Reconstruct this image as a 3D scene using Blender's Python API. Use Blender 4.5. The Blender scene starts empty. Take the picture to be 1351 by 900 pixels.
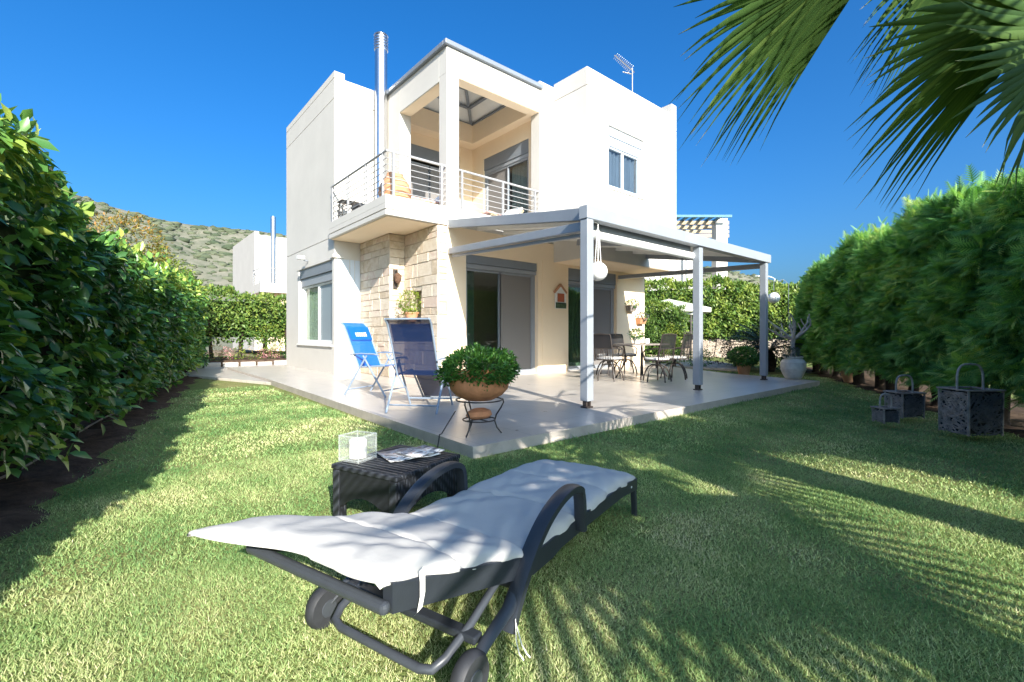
import bpy, bmesh, math, random
import numpy as np
from mathutils import Vector, Matrix
R = math.radians
PI = math.pi
rng = np.random.default_rng(7)
random.seed(7)
S = bpy.context.scene
COL = S.collection

# ------------------------------------------------------------------ camera, light, exposure
CAM_H = 1.04
YAW = R(40.5)                       # the lens looks 40.5 degrees to the right of the +Y axis
cam_d = bpy.data.cameras.new('camera')
cam_d.sensor_width = 36.0
cam_d.lens = 36.0 * 615.0 / 1351.0
cam_d.shift_y = -9.0 / 1351.0
cam_d.clip_start = 0.05
cam_d.clip_end = 5000.0
cam = bpy.data.objects.new('camera', cam_d)
COL.objects.link(cam)
cam.location = (0, 0, CAM_H)
cam.rotation_euler = (R(90), 0, -YAW)
S.camera = cam

RAY = Vector((0.31, 1.0, -0.50))    # direction sunlight travels
sun_el = math.atan2(0.50, math.hypot(0.31, 1.0))
sun_az = math.atan2(-0.31, -1.0)
w = bpy.data.worlds.new('World'); S.world = w
w.use_nodes = True
nt = w.node_tree
bg = nt.nodes['Background']
sky = nt.nodes.new('ShaderNodeTexSky')
sky.sky_type = 'NISHITA'
sky.sun_disc = False
sky.sun_elevation = sun_el
sky.sun_rotation = sun_az % (2 * PI)
sky.altitude = 0
sky.air_density = 1.0
sky.dust_density = 4.5
sky.ozone_density = 6.0
hsv = nt.nodes.new('ShaderNodeHueSaturation')
hsv.inputs['Saturation'].default_value = 1.25
nt.links.new(sky.outputs[0], hsv.inputs['Color'])
grade = nt.nodes.new('ShaderNodeMixRGB'); grade.blend_type = 'MULTIPLY'; grade.inputs[0].default_value = 1.0
grade.inputs[2].default_value = (0.76, 0.95, 1.03, 1)
nt.links.new(hsv.outputs[0], grade.inputs[1])
nt.links.new(grade.outputs[0], bg.inputs[0])
bg.inputs[1].default_value = 0.118
sl = bpy.data.lights.new('sun', 'SUN')
sl.energy = 5.0
sl.angle = R(0.42)
sl.color = (1.0, 0.93, 0.82)
so = bpy.data.objects.new('sun', sl)
COL.objects.link(so)
so.rotation_euler = RAY.to_track_quat('-Z', 'Y').to_euler()
vs = S.view_settings
vs.view_transform = 'Standard'
vs.look = 'None'
vs.gamma = 1.0
vs.use_curve_mapping = False
vs.exposure = 1.1
S.cycles.use_denoising = True
S.cycles.max_bounces = 8
S.cycles.transparent_max_bounces = 24

# ------------------------------------------------------------------ materials
def new_mat(name):
    m = bpy.data.materials.new(name); m.use_nodes = True
    return m, m.node_tree, m.node_tree.nodes['Principled BSDF']

def rgb(c): return (c[0], c[1], c[2], 1.0)

def mat(name, col, rough=0.6, metal=0.0, var=0.12, scale=6.0, bump=0.0, bscale=40.0, spec=0.5, col2=None, stretch=None):
    """plain surface with a soft procedural mottling and an optional fine bump"""
    m, t, b = new_mat(name)
    b.inputs['Roughness'].default_value = rough
    b.inputs['Metallic'].default_value = metal
    b.inputs['Specular IOR Level'].default_value = spec
    tc = t.nodes.new('ShaderNodeTexCoord')
    mp = t.nodes.new('ShaderNodeMapping')
    t.links.new(tc.outputs['Object'], mp.inputs[0])
    if stretch: mp.inputs['Scale'].default_value = stretch
    n = t.nodes.new('ShaderNodeTexNoise')
    n.inputs['Scale'].default_value = scale
    n.inputs['Detail'].default_value = 6
    n.inputs['Roughness'].default_value = 0.65
    t.links.new(mp.outputs[0], n.inputs['Vector'])
    r = t.nodes.new('ShaderNodeValToRGB')
    a = col2 if col2 else tuple(c * (1 - var) for c in col)
    c2 = col if col2 else tuple(min(1, c * (1 + var)) for c in col)
    r.color_ramp.elements[0].position = 0.3; r.color_ramp.elements[0].color = rgb(a)
    r.color_ramp.elements[1].position = 0.7; r.color_ramp.elements[1].color = rgb(c2)
    t.links.new(n.outputs['Fac'], r.inputs[0])
    t.links.new(r.outputs[0], b.inputs['Base Color'])
    if bump:
        n2 = t.nodes.new('ShaderNodeTexNoise')
        n2.inputs['Scale'].default_value = bscale; n2.inputs['Detail'].default_value = 5
        t.links.new(mp.outputs[0], n2.inputs['Vector'])
        bp = t.nodes.new('ShaderNodeBump'); bp.inputs['Strength'].default_value = bump
        bp.inputs['Distance'].default_value = 0.01
        t.links.new(n2.outputs['Fac'], bp.inputs['Height'])
        t.links.new(bp.outputs[0], b.inputs['Normal'])
    return m

def ramp_mat(name, stops, rough=0.5, translucent=0.0, spec=0.4, nscale=None):
    """colour chosen per leaf / blade / stone by the point attribute 'rnd'"""
    m, t, b = new_mat(name)
    at = t.nodes.new('ShaderNodeAttribute'); at.attribute_name = 'rnd'
    r = t.nodes.new('ShaderNodeValToRGB')
    els = r.color_ramp.elements
    while len(els) < len(stops): els.new(0.5)
    for e, (p, c) in zip(els, stops):
        e.position = p; e.color = rgb(c)
    src = at.outputs['Fac']
    if nscale:
        tc = t.nodes.new('ShaderNodeTexCoord')
        n = t.nodes.new('ShaderNodeTexNoise'); n.inputs['Scale'].default_value = nscale; n.inputs['Detail'].default_value = 4
        t.links.new(tc.outputs['Object'], n.inputs['Vector'])
        mx = t.nodes.new('ShaderNodeMath'); mx.operation = 'MULTIPLY_ADD'
        mx.inputs[1].default_value = 1.6
        t.links.new(n.outputs['Fac'], mx.inputs[0])
        s2 = t.nodes.new('ShaderNodeMath'); s2.operation = 'SUBTRACT'; s2.inputs[1].default_value = 0.8
        t.links.new(mx.outputs[0], s2.inputs[0])
        t.links.new(src, mx.inputs[2])
        src = s2.outputs[0]
    t.links.new(src, r.inputs[0])
    t.links.new(r.outputs[0], b.inputs['Base Color'])
    b.inputs['Roughness'].default_value = rough
    b.inputs['Specular IOR Level'].default_value = spec
    if translucent:
        tr = t.nodes.new('ShaderNodeBsdfTranslucent')
        gm = t.nodes.new('ShaderNodeMixRGB'); gm.blend_type = 'MULTIPLY'; gm.inputs[0].default_value = 1.0
        gm.inputs[2].default_value = (1.5, 1.6, 0.6, 1)
        t.links.new(r.outputs[0], gm.inputs[1]); t.links.new(gm.outputs[0], tr.inputs[0])
        mix = t.nodes.new('ShaderNodeMixShader'); mix.inputs[0].default_value = translucent
        out = t.nodes['Material Output']
        t.links.new(b.outputs[0], mix.inputs[1]); t.links.new(tr.outputs[0], mix.inputs[2])
        t.links.new(mix.outputs[0], out.inputs[0])
    return m

def glass_mat(name, tint, trans=0.55, rough=0.02):
    m, t, b = new_mat(name)
    tr = t.nodes.new('ShaderNodeBsdfTransparent'); tr.inputs[0].default_value = rgb(tint)
    gl = t.nodes.new('ShaderNodeBsdfGlossy'); gl.inputs['Roughness'].default_value = rough
    lw = t.nodes.new('ShaderNodeLayerWeight'); lw.inputs[0].default_value = 0.35
    fr = t.nodes.new('ShaderNodeMath'); fr.operation = 'POWER'; fr.inputs[1].default_value = 3.0
    t.links.new(lw.outputs['Facing'], fr.inputs[0])
    ma = t.nodes.new('ShaderNodeMath'); ma.operation = 'MULTIPLY_ADD'
    ma.inputs[1].default_value = 0.5; ma.inputs[2].default_value = (1 - trans) * .5
    ma.use_clamp = True
    mix = t.nodes.new('ShaderNodeMixShader')
    t.links.new(fr.outputs[0], ma.inputs[0]); t.links.new(ma.outputs[0], mix.inputs[0])
    t.links.new(tr.outputs[0], mix.inputs[1]); t.links.new(gl.outputs[0], mix.inputs[2])
    t.links.new(mix.outputs[0], t.nodes['Material Output'].inputs[0])
    return m

def mesh_fabric(name, col, tr):
    m, t, b = new_mat(name)
    b.inputs['Base Color'].default_value = rgb(col); b.inputs['Roughness'].default_value = .6
    tp = t.nodes.new('ShaderNodeBsdfTransparent'); mix = t.nodes.new('ShaderNodeMixShader')
    tl = t.nodes.new('ShaderNodeBsdfTranslucent'); tl.inputs[0].default_value = rgb(col)
    m2 = t.nodes.new('ShaderNodeMixShader'); m2.inputs[0].default_value = .3
    t.links.new(b.outputs[0], m2.inputs[1]); t.links.new(tl.outputs[0], m2.inputs[2])
    mix.inputs[0].default_value = tr
    t.links.new(m2.outputs[0], mix.inputs[1]); t.links.new(tp.outputs[0], mix.inputs[2])
    t.links.new(mix.outputs[0], t.nodes['Material Output'].inputs[0])
    return m
M = {}
M['plaster'] = mat('white_plaster', (0.585, 0.558, 0.515), 0.85, var=0.05, scale=0.9, bump=0.15, bscale=90, spec=0.2)
M['cream'] = mat('cream_bounce_plaster', (0.90, 0.73, 0.53), 0.85, var=0.03, scale=1.0, bump=0.15, bscale=90, spec=0.2)  # near-white plaster, warm bounced light put into its cream colour
M['alu'] = mat('grey_painted_aluminium', (0.27, 0.295, 0.33), 0.40, var=0.06, scale=3)
M['alu_dark'] = mat('mid_grey_aluminium', (0.19, 0.215, 0.25), 0.4, var=0.05, scale=3)
M['pale_alu'] = mat('pale_blue_grey_aluminium', (0.56, 0.62, 0.70), .4, var=.03)
M['white_paint'] = mat('white_paint', (0.78, 0.78, 0.76), 0.4, var=0.04, scale=4)
M['steel'] = mat('brushed_steel', (0.70, 0.70, 0.70), 0.28, metal=1.0, var=0.05, scale=20)
M['rail'] = mat('satin_steel', (0.33, 0.33, 0.335), 0.45, metal=0.1, var=0.05, scale=20)
M['dark'] = mat('dark_recess', (0.03, 0.03, 0.032), 0.7)
M['glass'] = glass_mat('window_glass', (0.80, 0.86, 0.84), 0.85)
M['mirror_glass'] = glass_mat('tinted_glass', (0.78, 0.82, 0.84), 0.82)
M['screen'] = mat('insect_screen', (0.20, 0.19, 0.185), 0.6, var=0.06, scale=300)
M['blue_screen'] = mat('blue_grey_screen', (0.24, 0.29, 0.32), 0.5, var=0.06, scale=300)
M['terracotta'] = mat('terracotta', (0.56, 0.25, 0.13), 0.8, var=0.22, scale=9, bump=0.3, bscale=60, spec=0.2)
M['terra_pale'] = mat('pale_terracotta', (0.52, 0.27, 0.15), 0.8, var=0.12, scale=9, bump=0.2, bscale=60, spec=0.2)
M['iron'] = mat('dark_wrought_iron', (0.045, 0.036, 0.032), 0.5, var=0.2, scale=30)
M['plastic_dark'] = mat('charcoal_resin', (0.026, 0.031, 0.040), 0.40, var=0.14, scale=14, bump=0.06, bscale=200)
M['plastic_mid'] = mat('grey_resin_tube', (0.050, 0.057, 0.070), 0.38, var=0.1, scale=20)
M['rubber'] = mat('black_tyre', (0.028, 0.030, 0.036), 0.6, var=0.15, scale=30)
M['cushion'] = mat('off_white_cotton', (0.50, 0.49, 0.47), 0.9, var=0.035, scale=7, bump=0.35, bscale=14, spec=0.15)
M['blue'] = mat('bright_blue_mesh', (0.012, 0.17, 0.62), 0.6, var=0.08, scale=200)
M['soil'] = mat('brown_soil', (0.085, 0.058, 0.042), 0.95, var=0.45, scale=7, bump=1.0, bscale=28, spec=0.1)
M['bark'] = mat('dark_bark', (0.040, 0.030, 0.024), 0.9, var=0.4, scale=14, bump=0.8, bscale=40, spec=0.1)
M['bark_red'] = mat('reddish_bark', (0.13, 0.075, 0.052), 0.9, var=0.4, scale=14, bump=0.8, bscale=40, spec=0.1)
M['bark_grey'] = mat('grey_bark', (0.40, 0.37, 0.33), 0.9, var=0.35, scale=14, bump=0.6, bscale=40, spec=0.1)
M['white_fabric'] = mat('white_fabric', (0.76, 0.75, 0.73), 0.9, var=0.04, scale=10)
M['red_fabric'] = mat('red_striped_fabric', (0.50, 0.12, 0.08), 0.9, col2=(0.72, 0.66, 0.6), scale=22, stretch=(1, 9, 1))
M['cream_fabric'] = mat('cream_canvas', (0.78, 0.80, 0.66), 0.85, var=0.03, scale=5)
M['orange_glaze'] = mat('orange_glaze', (0.42, 0.11, 0.04), 0.5, var=0.2, scale=20)
M['green_glaze'] = mat('green_glaze', (0.05, 0.09, 0.045), 0.5, var=0.25, scale=30)
M['wood'] = mat('pale_wood', (0.42, 0.33, 0.22), 0.7, var=0.18, scale=12, stretch=(1, 6, 6))
M['teal_wood'] = mat('blue_green_slat', (0.05, 0.18, 0.25), 0.6)
M['curtain'] = mat('green_curtain', (0.13, 0.19, 0.125), 0.9, var=0.3, scale=6, stretch=(8, 8, 0.1))
M['blind'] = mat('grey_blind', (0.21, 0.245, 0.29), 0.9, var=0.2, scale=6, stretch=(8, 8, 0.1))
M['curtain_pale'] = mat('pale_curtain', (0.42, 0.44, 0.38), 0.9, var=0.25, scale=6, stretch=(8, 8, 0.1))
M['amphora'] = mat('lime_washed_clay', (0.66, 0.62, 0.54), 0.85, var=0.2, scale=5, bump=0.3, bscale=50)
M['candle'] = mat('white_wax', (0.80, 0.78, 0.73), 0.5, var=0.02)
M['twig'] = mat('grey_brown_twig', (0.27, 0.235, 0.21), 0.85, var=0.4, scale=15)
M['twig_dark'] = mat('dark_shaded_twig', (0.085, 0.088, 0.095), 0.85, var=0.4, scale=15)  # shaded copy of the basket twig, also the crate's own dark tone
M['basket_in'] = mat('basket_lining', (0.018, 0.018, 0.02), 0.9)
M['hill'] = None

# ------------------------------------------------------------------ object helpers
def tag(o, label=None, cat=None, group=None, kind=None):
    if label: o['label'] = label
    if cat: o['category'] = cat
    if group: o['group'] = group
    if kind: o['kind'] = kind
    return o

def thing(name, label, cat, loc=(0, 0, 0), rz=0.0, group=None):
    o = bpy.data.objects.new(name, None)
    COL.objects.link(o)
    o.empty_display_size = 0.1
    o.location = loc; o.rotation_euler = (0, 0, rz)
    return tag(o, label, cat, group)

def root_loc(o):
    v = Vector((0, 0, 0))
    while o is not None:
        v += o.location; o = o.parent
    return v

def kids(o): return [c for c in COL.objects if c.parent == o]

def copy_tree(o, parent=None):
    c = o.copy(); COL.objects.link(c); c.parent = parent
    for ch in kids(o): copy_tree(ch, c)
    return c

class MB:
    """collects shapes, then links them as ONE mesh object"""
    def __init__(s): s.v = []; s.f = []; s.m = []; s.r = []; s.mi = 0; s.rv = 0.5; s.X = Matrix.Identity(4)
    def add(s, vs, fs):
        b = len(s.v)
        for p in vs:
            s.v.append(tuple(s.X @ Vector(p))); s.r.append(s.rv)
        for f in fs:
            s.f.append(tuple(i + b for i in f)); s.m.append(s.mi)
    def box(s, x0, x1, y0, y1, z0, z1):
        s.add([(x0, y0, z0), (x1, y0, z0), (x1, y1, z0), (x0, y1, z0), (x0, y0, z1), (x1, y0, z1), (x1, y1, z1), (x0, y1, z1)],
              [(0, 3, 2, 1), (4, 5, 6, 7), (0, 1, 5, 4), (1, 2, 6, 5), (2, 3, 7, 6), (3, 0, 4, 7)])
        return s
    def bar(s, a, b, wd, ht, up=(0, 0, 1)):
        """rectangular bar from a to b"""
        a = Vector(a); b = Vector(b); d = (b - a).normalized(); u = Vector(up)
        sd = d.cross(u)
        if sd.length < 1e-4: sd = d.cross(Vector((0, 1, 0)))
        sd.normalize(); u = sd.cross(d).normalized()
        sd *= wd / 2; u *= ht / 2
        q = [a - sd - u, a + sd - u, a + sd + u, a - sd + u, b - sd - u, b + sd - u, b + sd + u, b - sd + u]
        s.add([tuple(p) for p in q], [(0, 1, 2, 3), (7, 6, 5, 4), (0, 4, 5, 1), (1, 5, 6, 2), (2, 6, 7, 3), (3, 7, 4, 0)])
        return s
    def tube(s, pts, r, n=8, caps=True, flat=1.0, up=(0, 0, 1)):
        pts = [Vector(p) for p in pts]
        rs = r if isinstance(r, (list, tuple)) else [r] * len(pts)
        vs = []; fs = []
        prev = None
        for i, p in enumerate(pts):
            d = (pts[min(i + 1, len(pts) - 1)] - pts[max(i - 1, 0)])
            if d.length < 1e-9: d = Vector((0, 0, 1))
            d.normalize()
            if prev is None:
                a = d.cross(Vector(up))
                if a.length < 1e-3: a = d.cross(Vector((1, 0, 0)))
            else:
                a = prev - d * prev.dot(d)
            a.normalize(); prev = a; b = d.cross(a).normalized()
            for k in range(n):
                t = 2 * PI * k / n
                vs.append(tuple(p + a * (math.cos(t) * rs[i]) + b * (math.sin(t) * rs[i] * flat)))
        for i in range(len(pts) - 1):
            for k in range(n):
                k2 = (k + 1) % n
                fs.append((i * n + k, i * n + k2, (i + 1) * n + k2, (i + 1) * n + k))
        if caps:
            fs.append(tuple(range(n - 1, -1, -1))); fs.append(tuple((len(pts) - 1) * n + k for k in range(n)))
        s.add(vs, fs)
        return s
    def lathe(s, prof, c=(0, 0, 0), n=28, axis='z'):
        vs = []; fs = []
        for (r, z) in prof:
            for k in range(n):
                t = 2 * PI * k / n
                x, y = r * math.cos(t), r * math.sin(t)
                p = (x, y, z) if axis == 'z' else ((x, z, y) if axis == 'y' else (z, x, y))
                vs.append((p[0] + c[0], p[1] + c[1], p[2] + c[2]))
        for i in range(len(prof) - 1):
            for k in range(n):
                k2 = (k + 1) % n
                fs.append((i * n + k, i * n + k2, (i + 1) * n + k2, (i + 1) * n + k))
        if prof[0][0] > 1e-5: fs.append(tuple(range(n - 1, -1, -1)))
        if prof[-1][0] > 1e-5: fs.append(tuple((len(prof) - 1) * n + k for k in range(n)))
        s.add(vs, fs)
        return s
    def grid(s, P):
        """P[i][j] points -> sheet"""
        n, m = len(P), len(P[0])
        s.add([tuple(p) for row in P for p in row],
              [(i * m + j, i * m + j + 1, (i + 1) * m + j + 1, (i + 1) * m + j) for i in range(n - 1) for j in range(m - 1)])
        return s
    def poly(s, pts, z0, z1):
        n = len(pts)
        s.add([(x, y, z0) for x, y in pts] + [(x, y, z1) for x, y in pts],
              [tuple(range(n - 1, -1, -1)), tuple(range(n, 2 * n))] + [(i, (i + 1) % n, n + (i + 1) % n, n + i) for i in range(n)])
        return s
    def build(s, name, mats, parent=None, local=False, smooth=False, bevel=0.0, rnd=False):
        me = bpy.data.meshes.new(name)
        o0 = root_loc(parent) if (parent is not None and not local) else Vector((0, 0, 0))
        me.from_pydata([(a - o0.x, b - o0.y, c - o0.z) for a, b, c in s.v], [], s.f)
        if not isinstance(mats, (list, tuple)): mats = [mats]
        for m in mats: me.materials.append(m)
        me.polygons.foreach_set('material_index', s.m)
        if rnd:
            at = me.attributes.new('rnd', 'FLOAT', 'POINT'); at.data.foreach_set('value', s.r)
        me.update()
        bm = bmesh.new(); bm.from_mesh(me); bmesh.ops.recalc_face_normals(bm, faces=bm.faces); bm.to_mesh(me); bm.free()
        if smooth:
            me.polygons.foreach_set('use_smooth', [True] * len(me.polygons))
        o = bpy.data.objects.new(name, me); COL.objects.link(o)
        o.parent = parent
        if bevel:
            b = o.modifiers.new('bevel', 'BEVEL'); b.width = bevel; b.segments = 2; b.limit_method = 'ANGLE'; b.angle_limit = R(40)
            b.harden_normals = False
        if smooth:
            for e in me.edges: pass
            try:
                me.set_sharp_from_angle(angle=R(42))
            except Exception: pass
        return o

def np_mesh(name, V, F, mats, rnd=None, parent=None, mi=None, smooth=False, kind=None):
    """fast mesh of triangles from arrays"""
    me = bpy.data.meshes.new(name)
    V = np.asarray(V, np.float32); F = np.asarray(F, np.int32)
    if parent is not None:
        o0 = root_loc(parent); V = V - np.array([o0.x, o0.y, o0.z], np.float32)
    k = F.shape[1]
    me.vertices.add(len(V)); me.vertices.foreach_set('co', V.ravel())
    me.loops.add(F.size); me.loops.foreach_set('vertex_index', F.ravel())
    me.polygons.add(len(F))
    me.polygons.foreach_set('loop_start', np.arange(0, F.size, k, dtype=np.int32))
    me.polygons.foreach_set('loop_total', np.full(len(F), k, np.int32))
    if not isinstance(mats, (list, tuple)): mats = [mats]
    for m in mats: me.materials.append(m)
    if mi is not None: me.polygons.foreach_set('material_index', np.asarray(mi, np.int32))
    if rnd is not None:
        at = me.attributes.new('rnd', 'FLOAT', 'POINT'); at.data.foreach_set('value', np.asarray(rnd, np.float32))
    me.update(calc_edges=True); me.validate()
    if smooth: me.polygons.foreach_set('use_smooth', np.ones(len(F), bool))
    o = bpy.data.objects.new(name, me); COL.objects.link(o); o.parent = parent
    if kind: o['kind'] = kind
    return o

def norm(a): return a / np.maximum(np.linalg.norm(a, axis=-1, keepdims=True), 1e-9)

# leaf templates: (x along leaf 0..1, y across, z up), triangles
LEAF_BIG = (np.array([(0, 0, 0), (.22, .34, .05), (.22, -.34, .05), (.3, 0, -.02), (.6, .40, .03), (.6, -.40, .03), (.65, 0, -.06), (1, 0, -.16)], float),
            np.array([(0, 3, 1), (0, 2, 3), (1, 3, 6), (1, 6, 4), (2, 5, 6), (2, 6, 3), (4, 6, 7), (5, 7, 6)]))
LEAF_SMALL = (np.array([(0, 0, 0), (.45, .40, .06), (.45, -.40, .06), (1, 0, -.08)], float), np.array([(0, 3, 1), (0, 2, 3)]))
def spray_template(n=7):
    v = []; f = []
    for i in range(n):
        x = .08 + .84 * i / n; L = .42 * (1 - .75 * i / n)
        for sgn in (1, -1):
            b = len(v)
            v += [(x - .035, 0, 0), (x + .07, 0, 0), (x + .20 + .22 * L, sgn * L, -.10 * L - .04)]
            f += [(b, b + 1, b + 2)] if sgn > 0 else [(b + 1, b, b + 2)]
    b = len(v); v += [(0, .03, 0), (0, -.03, 0), (1.05, 0, -.06)]; f.append((b, b + 1, b + 2))
    return np.array(v, float), np.array(f)
SPRAY = spray_template()

def leaves(tmpl, P, D, N, size, width):
    """place a leaf at every point: axis D, upper side N"""
    V0, F0 = tmpl
    n = len(P)
    D = norm(D); B = norm(np.cross(N, D)); U = np.cross(D, B)
    size = np.broadcast_to(size, (n,))
    X = V0[None, :, 0, None] * D[:, None] * size[:, None, None]
    Y = V0[None, :, 1, None] * B[:, None] * (size * width)[:, None, None]
    Z = V0[None, :, 2, None] * U[:, None] * size[:, None, None]
    V = (P[:, None] + X + Y + Z).reshape(-1, 3)
    F = (F0[None] + (np.arange(n) * len(V0))[:, None, None]).reshape(-1, 3)
    return V, F, len(V0)

def merge(parts):
    V = []; F = []; off = 0
    for v, f in parts:
        V.append(v); F.append(f + off); off += len(v)
    return np.concatenate(V), np.concatenate(F)

def vnoise(P, scale, seed=0):
    """cheap smooth 3-D noise in 0..1"""
    P = np.asarray(P) * scale
    r = np.random.default_rng(seed)
    out = 0
    for k in range(5):
        d = r.normal(size=P.shape[1]); ph = r.uniform(0, 6.28)
        out = out + np.sin(P @ d * (1 + .45 * k) + ph + 1.3 * np.sin(P @ r.normal(size=P.shape[1]) + ph))
    return np.clip(.5 + out / 7.0, 0, 1)

# foliage materials
M['laurel'] = ramp_mat('laurel_leaf', [(0, (0.022, 0.070, 0.022)), (.45, (0.065, 0.175, 0.045)), (.8, (0.17, 0.32, 0.065)), (1, (0.38, 0.46, 0.10))], 0.30, 0.20, spec=0.38)
M['cypress'] = ramp_mat('cypress_spray', [(0, (0.06, 0.17, 0.045)), (.5, (0.16, 0.36, 0.10)), (.85, (0.30, 0.50, 0.15)), (1, (0.46, 0.58, 0.18))], 0.65, 0.28, spec=0.25)
M['privet'] = ramp_mat('privet_leaf', [(0, (0.05, 0.11, 0.025)), (.5, (0.12, 0.21, 0.045)), (1, (0.28, 0.34, 0.07))], 0.45, 0.25)
M['lime_leaf'] = ramp_mat('lime_leaf', [(0, (0.09, 0.15, 0.02)), (.6, (0.20, 0.27, 0.035)), (1, (0.36, 0.36, 0.06))], 0.45, 0.3)
M['autumn'] = ramp_mat('autumn_leaf', [(0, (0.10, 0.13, 0.03)), (.5, (0.27, 0.22, 0.05)), (1, (0.45, 0.20, 0.06))], 0.5, 0.3)
M['boxleaf'] = ramp_mat('glossy_green_leaf', [(0, (0.025, 0.085, 0.018)), (.6, (0.065, 0.19, 0.03)), (1, (0.17, 0.32, 0.06))], 0.40, 0.28, spec=0.5)
M['palmleaf'] = ramp_mat('palm_leaf', [(0, (0.028, 0.068, 0.020)), (.55, (0.06, 0.12, 0.032)), (.9, (0.12, 0.19, 0.05)), (1, (0.40, 0.36, 0.20))], 0.6, 0.30, spec=0.12)
M['petiole'] = mat('palm_petiole', (0.22, 0.24, 0.09), 0.55, var=0.2, scale=10)
M['cycad'] = ramp_mat('cycad_leaf', [(0, (0.012, 0.03, 0.014)), (1, (0.035, 0.075, 0.03))], 0.45, 0.1)
M['purple'] = ramp_mat('purple_leaf', [(0, (0.05, 0.02, 0.035)), (.6, (0.12, 0.045, 0.065)), (1, (0.25, 0.10, 0.12))], 0.5, 0.2)
M['grey_leaf'] = ramp_mat('grey_green_leaf', [(0, (0.05, 0.07, 0.06)), (1, (0.14, 0.18, 0.15))], 0.55, 0.15)
M['flower'] = ramp_mat('flower_petal', [(0, (0.35, 0.10, 0.16)), (.5, (0.55, 0.28, 0.30)), (1, (0.65, 0.45, 0.35))], 0.6, 0.3)
M['grass'] = ramp_mat('grass_blade', [(0, (0.09, 0.21, 0.065)), (.38, (0.27, 0.39, 0.14)), (.68, (0.52, 0.55, 0.26)), (.88, (0.70, 0.63, 0.40)), (1, (0.72, 0.66, 0.45))], 0.55, 0.12, spec=0.3)
M['scrub'] = ramp_mat('hill_scrub', [(0, (0.045, 0.065, 0.035)), (1, (0.11, 0.125, 0.075))], 0.9, 0)
M['stone'] = ramp_mat('pale_limestone', [(0, (0.50, 0.40, 0.29)), (.3, (0.60, 0.50, 0.385)), (.7, (0.66, 0.575, 0.465)), (1, (0.60, 0.47, 0.38))], 0.9, 0, spec=0.15, nscale=9.0)
_t = M['stone'].node_tree; _n = _t.nodes.new('ShaderNodeTexNoise'); _n.inputs['Scale'].default_value = 34; _n.inputs['Detail'].default_value = 6
_tc = _t.nodes.new('ShaderNodeTexCoord'); _b = _t.nodes.new('ShaderNodeBump'); _b.inputs['Distance'].default_value = .02; _b.inputs['Strength'].default_value = .9
_t.links.new(_tc.outputs['Object'], _n.inputs['Vector']); _t.links.new(_n.outputs['Fac'], _b.inputs['Height']); _t.links.new(_b.outputs[0], _t.nodes['Principled BSDF'].inputs['Normal'])
M['mortar'] = mat('stone_mortar', (0.56, 0.47, 0.38), 0.95, var=0.2, scale=14, bump=0.6, bscale=60)

# ------------------------------------------------------------------ the ground
T = 0.09          # terrace top
def lawn_z(x, y):
    return -0.06 * np.clip((2.9 - np.asarray(y, float)) / 1.6, 0, 1)

HL_A = np.array([-0.58, 4.72]); HL_D = np.array([0.194, 0.981]); HL_N = np.array([0.981, -0.194])   # left hedge: base, direction, towards lawn
HR_A = np.array([7.91, 0.32]); HR_D = np.array([0.860, 0.510]); HR_N = np.array([-0.510, 0.860])    # right hedge

def lawn_material():
    m, t, b = new_mat('lawn_base')
    tc = t.nodes.new('ShaderNodeTexCoord')
    n1 = t.nodes.new('ShaderNodeTexNoise'); n1.inputs['Scale'].default_value = 1.3; n1.inputs['Detail'].default_value = 5
    n2 = t.nodes.new('ShaderNodeTexNoise'); n2.inputs['Scale'].default_value = 70; n2.inputs['Detail'].default_value = 4
    for n in (n1, n2): t.links.new(tc.outputs['Object'], n.inputs['Vector'])
    r1 = t.nodes.new('ShaderNodeValToRGB')
    e = r1.color_ramp.elements
    e[0].position = .35; e[0].color = rgb((0.17, 0.255, 0.075)); e[1].position = .68; e[1].color = rgb((0.35, 0.345, 0.15))
    t.links.new(n1.outputs['Fac'], r1.inputs[0])
    r2 = t.nodes.new('ShaderNodeValToRGB')
    e = r2.color_ramp.elements
    e[0].position = .3; e[0].color = rgb((0.35, 0.35, 0.3)); e[1].position = .75; e[1].color = rgb((1.3, 1.25, 1.2))
    t.links.new(n2.outputs['Fac'], r2.inputs[0])
    mx = t.nodes.new('ShaderNodeMixRGB'); mx.blend_type = 'MULTIPLY'; mx.inputs[0].default_value = 1
    t.links.new(r1.outputs[0], mx.inputs[1]); t.links.new(r2.outputs[0], mx.inputs[2])
    t.links.new(mx.outputs[0], b.inputs['Base Color'])
    b.inputs['Roughness'].default_value = 0.95; b.inputs['Specular IOR Level'].default_value = 0.1
    bp = t.nodes.new('ShaderNodeBump'); bp.inputs['Strength'].default_value = 0.7; bp.inputs['Distance'].default_value = 0.03
    t.links.new(n2.outputs['Fac'], bp.inputs['Height']); t.links.new(bp.outputs[0], b.inputs['Normal'])
    return m
M['lawn'] = lawn_material()
M['earth'] = mat('dry_earth', (0.22, 0.17, 0.11), 0.95, var=0.35, scale=0.6, bump=0.5, bscale=8, spec=0.1)

g = MB(); g.grid([[(x, y, -0.30) for y in np.linspace(-3000, 3000, 7)] for x in np.linspace(-3000, 3000, 7)])
tag(g.build('ground', M['earth']), kind='structure')

g = MB()
xs = np.linspace(-6, 26, 65); ys = np.linspace(-6, 26, 65)
g.grid([[(x, y, float(lawn_z(x, y)) - 0.012) for y in ys] for x in xs])
tag(g.build('lawn', M['lawn'], smooth=True), kind='structure')

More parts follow.
